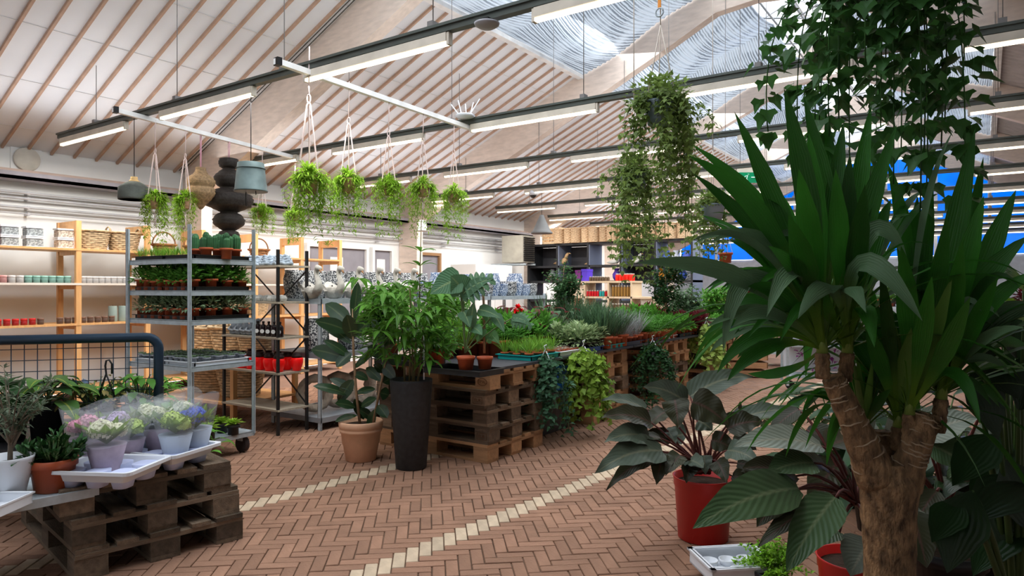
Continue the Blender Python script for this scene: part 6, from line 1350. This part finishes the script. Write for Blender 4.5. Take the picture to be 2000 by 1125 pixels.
MB().lathe([(.19, 0), (.195, .02), (.16, .05), (.14, .09), (.05, .29), (.035, .33), (0, .335)], n=36).lathe([(.185, .002), (.14, .05), (.05, .28)], n=36).build('shade', GC, t); cordtop(t, z0=.33)
P, d = railpt(825, 8.03); t = thing('pendant_lamp', 'small white cone pendant behind the fourth hanging fern', 'lamp', (P.x, P.y, EYE + (563 - 452) / F * d)); MB().lathe([(.11, 0), (.11, .01), (.08, .02), (.05, .17), (0, .18)], n=28).build('shade', WHITE, t); cordtop(t, z0=.17)
# devices on the rails
P, d = railpt(951, 3.62); t = thing('access_point', 'flat grey disc fixed under the first rail', 'device', (P.x, P.y, ZR - .03)); MB().lathe([(0, -.035), (.05, -.03), (.08, -.012), (.085, 0), (0, .002)], n=32).build('disc', mat('grey_disc', (.38, .38, .42), .5), t); MB().box((-.03, -.03, 0), (.03, .03, .03)).build('mount', BLACKM, t)
P, d = railpt(908, 5.75); t = thing('router', 'white disc router with upright antennas on second rail', 'device', (P.x, P.y, ZR + .05)); MB().lathe([(0, -.01), (.09, .0), (.11, .02), (.09, .035), (0, .04)], n=28).build('body', WHITEP, t)
for (x, y, tx, ty) in ((-.07, 0, -.12, 0), (-.02, .05, -.03, .02), (.03, .05, .03, .02), (.07, 0, .13, 0), (0, -.06, -.02, -.03)): MB().tube([(x, y, .03), (x + tx, y + ty, .17)], .006, 6).build('antenna', WHITEP, t)
P, d = railpt(1041, 10.28); t = thing('dome_camera', 'white dome camera with a dark eye below the rail', 'camera', (P.x, P.y, ZR - .12)); MB().lathe([(.07, 0), (.075, .05), (.05, .09), (.02, .1), (.02, .13)], n=24).build('housing', WHITEP, t); MB().lathe([(0, -.05), (.035, -.04), (.06, -.01), (.062, 0)], n=24).build('dome', mat('dark_dome', (.03, .03, .03), .1), t)
# exit sign
t = thing('exit_sign', 'green and white emergency exit sign with running figure and arrow', 'sign', V(1472, 345, 10.5), R(34.6)); b = MB().box((-.27, 0, -.09), (.27, .05, .12)); b.build('sign_box', mat('cream_sign_box', (.75, .70, .58), .5), t)
for sx in (-.2, .2): MB().tube([(sx, .025, .12), (sx, .025, roofz(t.location.x) - t.location.z)], .004, 4).build('hanger_wire', MATS['hanger_wire'], t)
MB().box((-.225, -.006, -.10), (.165, -.001, .06)).build('green_face', mat('exit_green', (.0, .22, .09), .4, var=.03, emit=.35), t); MB().box((.17, -.006, -.10), (.24, -.001, .06)).build('white_face', WHITEP, t)
XW = mat('sign_white', (.8, .9, .85), .4, emit=.5)
b = MB().bar((-.10, -.01, .0), (-.115, -.01, -.045), .02, .006).bar((-.115, -.01, -.045), (-.145, -.01, -.085), .016, .006).bar((-.11, -.01, -.04), (-.085, -.01, -.09), .016, .006).bar((-.13, -.01, .005), (-.09, -.01, .01), .012, .006).bar((-.13, -.01, .005), (-.145, -.01, -.02), .01, .006); b.lathe([(0, -.001), (.012, .0), (.012, .003), (0, .004)], (-.082, -.01, .03), n=10); b.build('running_figure', XW, t)
MB().bar((-.04, -.01, -.015), (.10, -.01, -.015), .014, .01).bar((.10, -.01, -.015), (.065, -.01, .015), .012, .01).bar((.10, -.01, -.015), (.065, -.01, -.045), .012, .01).build('arrow', XW, t)

# ================================================================= BACK SHELVING
SX0, SX1, SY = -9.15, -5.05, 14.0
DSH = mat('dark_shelf_board', (.03, .032, .036), .5); GRB = mat('blue_grey_panel', (.20, .23, .32), .5, var=.06, scale=1)
bs = thing('dark_shelving', 'dark open shelving with blue-grey upright panels at the back', 'shelf', (SX0, SY, 0)); Lw = SX1 - SX0
for z in (.35, 1.05, 1.50, 1.86, 2.38): MB().box((0, 0, z), (Lw, .62, z + .05)).build('shelf_board', DSH, bs)
for i in range(6): x = i * Lw / 5; MB().box((max(0, x - .02), 0, 0), (min(Lw, x + .02), .62, 2.38)).build('upright_panel', GRB if i else DSH, bs); MB().box((x - .045, -.012, 0), (x + .0, .0, 2.43)).build('front_edge', DSH, bs)
for i in (0, 1, 3): MB().box((i * Lw / 5 + .02, .60, 1.55), ((i + 1) * Lw / 5 - .02, .615, 2.37)).build('back_panel', mat('dark_grey_back', (.07, .07, .08), .6), bs)
# large wicker baskets on top
wk = basket('wicker_hamper', 'light wicker hamper', WICKL, .26, .20, .34, .96, None, rows=12, core=mat('wicker_orange_gap', (.55, .28, .13), .9))
for i in range(14): put(wk, (SX0 + .85 + .275 * i * .84, SY + .16 + .04 * (i % 2), 2.432), R(90 if i % 2 else 80), 'light wicker hamper on the dark shelving, %s from the cream crate' % NTH[i], 'wicker hampers on top of the dark shelving', (1.0, .62, 1.0))
wc = thing('wicker_crate', 'upright cream wicker crate at the left end above the dark shelving', 'basket', (SX0 + .55, SY + .25, 2.432))
for s_ in range(5):
    MB().box((-.22, -.16, .01 + .08 * s_), (.22, -.145, .06 + .08 * s_)).build('slat', WICKL, wc); MB().box((-.22, .145, .01 + .08 * s_), (.22, .16, .06 + .08 * s_)).build('slat', WICKL, wc)
for sx in (-1, 1): MB().box((sx * .22 - .012, -.16, 0), (sx * .22 + .012, .16, .40)).build('crate_end', WICKL, wc)
MB().box((-.22, -.16, 0), (.22, .16, .012)).build('crate_floor', WICKL, wc)
# items on these shelves
def jarset(n, c, z, x0, x1, r, h, label, group, y=-.25, nm='jar', cat='jar', rows=1):
    t = thing(nm, label, cat); MB().lathe([(r * .85, 0), (r, h * .1), (r, h * .75), (r * .7, h * .85)], n=12).build('body', mat('body_%s' % c[0], c[1], .35), t); MB().lathe([(r * .75, h * .85), (r * .75, h), (0, h)], n=12).build('lid', mat('pale_lid', (.55, .5, .45), .4), t)
    for r_ in range(rows):
        for i in range(n): put(t, (x0 + (x1 - x0) * (i + .5) / n, SY + y - .12 * r_, z), 0, label, group)
# pine display counter before the dark shelving
pc = thing('display_counter', 'pale stepped wooden counter with candles in front of the dark shelving', 'counter', (-6.8, 11.9, 0))
LWD = mat('pale_beech', (.66, .52, .36), .5, var=.1, stretch=(1, 8, 8))
for (x0, x1, z) in ((0, 1.8, .45), (0, 1.8, .85), (0, 1.8, 1.18), (.0, 1.35, 1.48)): MB().box((x0, 0, z), (x1, .45, z + .035)).build('shelf_board', LWD, pc)
for x in (0, .30, .82, 1.30, 1.76): MB().box((x, 0, 0), (x + .03, .45, 1.18 if x == 1.76 else 1.48)).build('upright', LWD, pc)
SY0 = SY; SY = 12.1
for (n, c, z, x0, x1, r, h, lb, gp) in ((5, ('crimson', (.55, .01, .02)), 1.216, -6.48, -6.2, .024, .12, 'crimson candle glass on the stepped counter', 'crimson candles left of the teal ones'), (2, ('teal', (.02, .30, .30)), 1.216, -6.2, -6.08, .026, .12, 'teal candle glass on the stepped counter', 'teal candles on the stepped counter'), (3, ('scarlet', (.5, .02, .02)), 1.216, -6.08, -5.96, .019, .12, 'dark red candle glass on the stepped counter', 'dark red candles right of the teal ones'),
                                    (7, ('amber', (.30, .16, .04)), 1.216, -5.93, -5.5, .026, .22, 'amber bottle on the stepped counter', 'amber bottles on the stepped counter'), (7, ('umber', (.12, .08, .05)), 1.516, -6.42, -6.03, .026, .09, 'dark brown tin standing in for lettering on the top counter step', 'brown tins standing in for lettering on the top step'), (5, ('signal', (.80, .02, .01)), 1.516, -5.85, -5.5, .034, .14, 'bright red candle jar on the top counter step', 'bright red jars on the top step'),  # the brown tins stand in for unreadable lettering
                                    (4, ('plum', (.18, .05, .22)), .886, -6.3, -6.0, .035, .12, 'plum coloured jar on the lower counter shelf', 'plum jars on the lower counter shelf'), (6, ('walnut', (.14, .07, .04)), .886, -5.93, -5.55, .028, .20, 'walnut brown bottle on the lower counter shelf', 'walnut bottles on the lower counter shelf')):
    jarset(n, c, z, x0, x1, r, h, lb, gp, y=0, rows=2)
SY = SY0
for i, (x, z, w_, h, c, lb) in enumerate(((-6.54, 1.516, .12, .24, (.10, .05, .55), 'tall violet gift box on the top counter step'), (-6.68, 1.516, .12, .22, (.16, .03, .18), 'dark plum gift box beside the violet one'), (-6.66, 1.216, .24, .22, (.72, .62, .50), 'pale tan carton on the lower counter shelf'), (-5.22, .886, .22, .30, (.80, .78, .72), 'white carton with grid lines on the counter'), (-5.35, .486, .6, .30, (.20, .20, .22), 'dark grey storage box under the counter'))):
    t = thing('gift_box' if i < 2 else 'carton', lb, 'box', (x, 12.12, z)); MB().box((-w_ / 2, -.12, 0), (w_ / 2, .12, h * .8)).build('box_body', mat('box_%d' % i, c, .5), t); MB().box((-w_ / 2 - .006, -.126, h * .8), (w_ / 2 + .006, .126, h)).build('box_lid', mat('box_%d' % i, c, .5), t)
g = random.Random(2)
# ornaments in the dark shelving
BIRD = mat('tan_bird', (.52, .34, .18), .7); WHO = mat('white_ornament', (.75, .74, .70), .6)
def bird(loc, lb, m, s_=1):
    t = thing('bird_ornament', lb, 'ornament', loc); MB().tube([(-.16, 0, .04), (-.06, 0, .05), (.04, 0, .07), (.09, 0, .12)], [.008, .04, .055, .035], 10).tube([(.07, 0, .10), (.10, 0, .18), (.13, 0, .21)], [.035, .028, .02], 10).build('body', m, t); MB().tube([(.14, 0, .21), (.185, 0, .20)], [.012, .002], 6).build('beak', BIRD, t); t.scale = (s_,) * 3
bird((-8.35, SY + .2, 1.912), 'tan bird ornament on the dark shelving', BIRD, 1.4); bird((-7.62, SY + .2, 1.912), 'small golden bird ornament on the dark shelving', BIRD, .7); bird((-6.95, SY + .2, 1.912), 'white bird ornament on the dark shelving, left of its pair', WHO, 1.2); bird((-6.45, SY + .2, 1.912), 'white bird ornament on the dark shelving, right of its pair', WHO, 1.1)
for i, (x, z, c) in enumerate(((-5.85, 1.55, (.75, .25, .02)), (-5.6, 1.55, (.70, .35, .05)), (-5.35, 1.55, (.05, .10, .5)), (-5.7, 1.912, (.1, .2, .7)), (-5.5, 1.912, (.55, .6, .7)), (-6.9, 1.55, (.1, .05, .4)), (-8.6, 1.55, (.4, .42, .5)), (-5.25, 1.912, (.1, .15, .6)))):
    t = thing('glass_vase', 'coloured glass vase on the dark shelving, %s' % ['orange', 'amber', 'navy, low shelf', 'royal blue', 'pale grey', 'indigo', 'misty grey, far left', 'cobalt'][i], 'vase', (x, SY + .2, z)); MB().lathe([(.05, 0), (.09, .06), (.10, .14), (.05, .22), (.06, .28), (.05, .28), (.04, .22)], n=18).build('vase_body', mat('vase_%d' % i, c, .2), t)
# air conditioner on the wall
t = thing('air_conditioner', 'beige box heater with dark louvres and brackets high on the wall', 'heater', (XL + .05, 13.0, 0)); MB().box((.35, .35, 1.98), (.95, .85, 2.62)).build('casing', mat('beige_casing', (.36, .34, .29), .5), t)
for i in range(12): MB().box((.95, .38, 2.02 + .048 * i), (.985, .82, 2.045 + .048 * i)).build('louvre', BLACKM, t)
for y in (.4, .8): MB().box((0, y - .02, 1.92), (1.0, y + .02, 1.96)).build('bracket', STEEL, t)
MB().tube([(.35, .2, 1.9), (.1, .2, 1.9), (.05, .2, 1.2)], .025, 8).build('pipe', STEEL, t)
t = thing('white_cabinet', 'white tall cabinet standing against the wall beside the dark shelving', 'cabinet', (XL + .45, 12.3, 0)); MB().box((-.35, -.5, 0), (.35, .9, 1.9)).build('body', WHITE, t); MB().box((.35, -.48, .05), (.365, .19, 1.85)).build('door', WHITE, t); MB().box((.35, .21, .05), (.365, .88, 1.85)).build('door', WHITE, t)

# ================================================================= FAR RIGHT BACKGROUND
gt = thing('green_tray_table', 'long table of bright green seedling trays below the blue windows', 'table', (-5.6, 16.6, 0)); MB().box((0, 0, 1.0), (3.6, .8, 1.04)).build('table_top', STEEL, gt)
for x in (.05, 1.8, 3.55): MB().box((x - .025, .05, 0), (x + .025, .1, 1.0)).build('leg', STEEL, gt); MB().box((x - .025, .7, 0), (x + .025, .75, 1.0)).build('leg', STEEL, gt)
NEON = leaf('seedling_neon', (.10, .62, .03), var=.3, isl=.3)
f = thing('seedling_tray', 'dense bright green seedlings in a tray under the blue windows', 'plant tray')
MB().box((-.28, -.18, 0), (.28, .18, .07)).build('tray_body', BLACKP, f); b = MB()
for i in range(220): b.leaflet(Vector((g.uniform(-.27, .27), g.uniform(-.17, .17), .07)), Vector((g.gauss(0, .3), g.gauss(0, .3), 1)), g.uniform(.08, .16), .03, Vector((1, 0, .1)))
o = b.build('seedlings', NEON, f); o['kind'] = 'stuff'
for i in range(6): put(f, (-5.3 + .58 * i, 17.0, 1.041), 0, 'dense bright green seedlings in a tray under the blue windows', 'bright green seedling trays')
# benches with plants further back
for q, (px, d, zt, w_, lb) in enumerate(((1480, 15.5, .9, 2.4, 'near'), (1560, 19.0, .9, 3.5, 'middle'), (1700, 21.0, .9, 5.0, 'far'), (1880, 17.0, .9, 4.0, 'right-hand'))):
    c = W(px, d, 0); t = thing('plant_bench', '%s steel bench of mixed plants in the back half of the hall' % lb, 'bench', c); MB().box((-w_ / 2, -.4, zt - .05), (w_ / 2, .4, zt)).build('bench_top', STEEL, t)
    for sx in (-1, 1):
        for sy in (-.3, .3): MB().box((sx * (w_ / 2 - .1) - .03, sy - .03, 0), (sx * (w_ / 2 - .1) + .03, sy + .03, zt - .05)).build('leg', STEEL, t)
    for i in range(int(w_ / .28)):
        for j in (-.18, .18): put(SP[('fern', 'lime', 'red', 'grey', 'peper', 'lav')[(i + q) % 6]], (c.x - w_ / 2 + .15 + .28 * i, c.y + j, zt), i, 'potted plant on the %s steel bench at the back' % lb, 'plants on the %s steel bench' % lb, 2.3)
for i, (px, d, h) in enumerate(((1500, 12.3, 0), (1620, 9.0, 0))):
    t = thing('roll_trolley', ('grey wire trolley with clear bags' if i == 0 else 'white-sided trolley with purple orchids behind the yucca'), 'trolley', W(px, d, 0), R(20)); w_ = .55
    for z in (.22, .62, 1.0): MB().box((-w_, -.3, z), (w_, .3, z + .02)).build('shelf', STEEL, t)
    for sx in (-1, 1):
        for sy in (-1, 1): MB().box((sx * w_ - .015, sy * .3 - .015, .12), (sx * w_ + .015, sy * .3 + .015, 1.25)).build('post', STEEL, t); MB().tube([(sx * .45, sy * .25 - .015, .06), (sx * .45, sy * .25 + .015, .06)], .06, 14).build('wheel', BLACKM, t)
    if i == 1: MB().box((-w_ + .02, .28, .25), (w_, .3, 1.2)).build('side_panel', WHITEP, t)
    m_ = leaf('orchid_purple', (.38, .06, .35), var=.3); b = MB()
    for k in range(60 if i else 40): b.leaflet(Vector((g.uniform(-.5, .2), g.uniform(-.28, .1), g.uniform(.30, 1.0) if i else g.uniform(.25, .9))), Vector((g.gauss(0, 1), g.gauss(0, 1), g.gauss(0, 1))), .08, .06, Vector((0, 0, 1)))
    o = b.build('flowers' if i else 'wrapped_greens', m_ if i else LGR, t); o['kind'] = 'stuff'
t = thing('cardboard_box', 'brown cardboard box with a red square print at the table end', 'box', W(1452, 10.8, .52), R(30)); CB = mat('cardboard', (.46, .28, .17), .8); MB().box((-.2, -.2, 0), (.2, .2, .28)).build('box_body', CB, t); MB().box((-.07, -.203, .04), (.10, -.2, .24)).build('red_print', mat('red_ink', (.55, .05, .02), .7), t)
MB().box((-.2, -.21, .28), (.2, -.0, .286)).box((-.2, .0, .28), (.2, .21, .286)).build('flap', CB, t)
t = thing('low_crate', 'slatted wooden crate below the cardboard box', 'crate', W(1452, 10.8, 0), R(30))
for k in range(4): MB().box((-.3, -.28, .02 + .125 * k), (.3, -.26, .11 + .125 * k)).build('slat', NEWWOOD, t); MB().box((.28, -.28, .02 + .125 * k), (.3, .28, .11 + .125 * k)).build('slat', NEWWOOD, t); MB().box((-.3, .26, .02 + .125 * k), (.3, .28, .11 + .125 * k)).build('slat', NEWWOOD, t)
MB().box((-.3, -.28, .49), (.3, .28, .515)).build('lid_board', NEWWOOD, t)
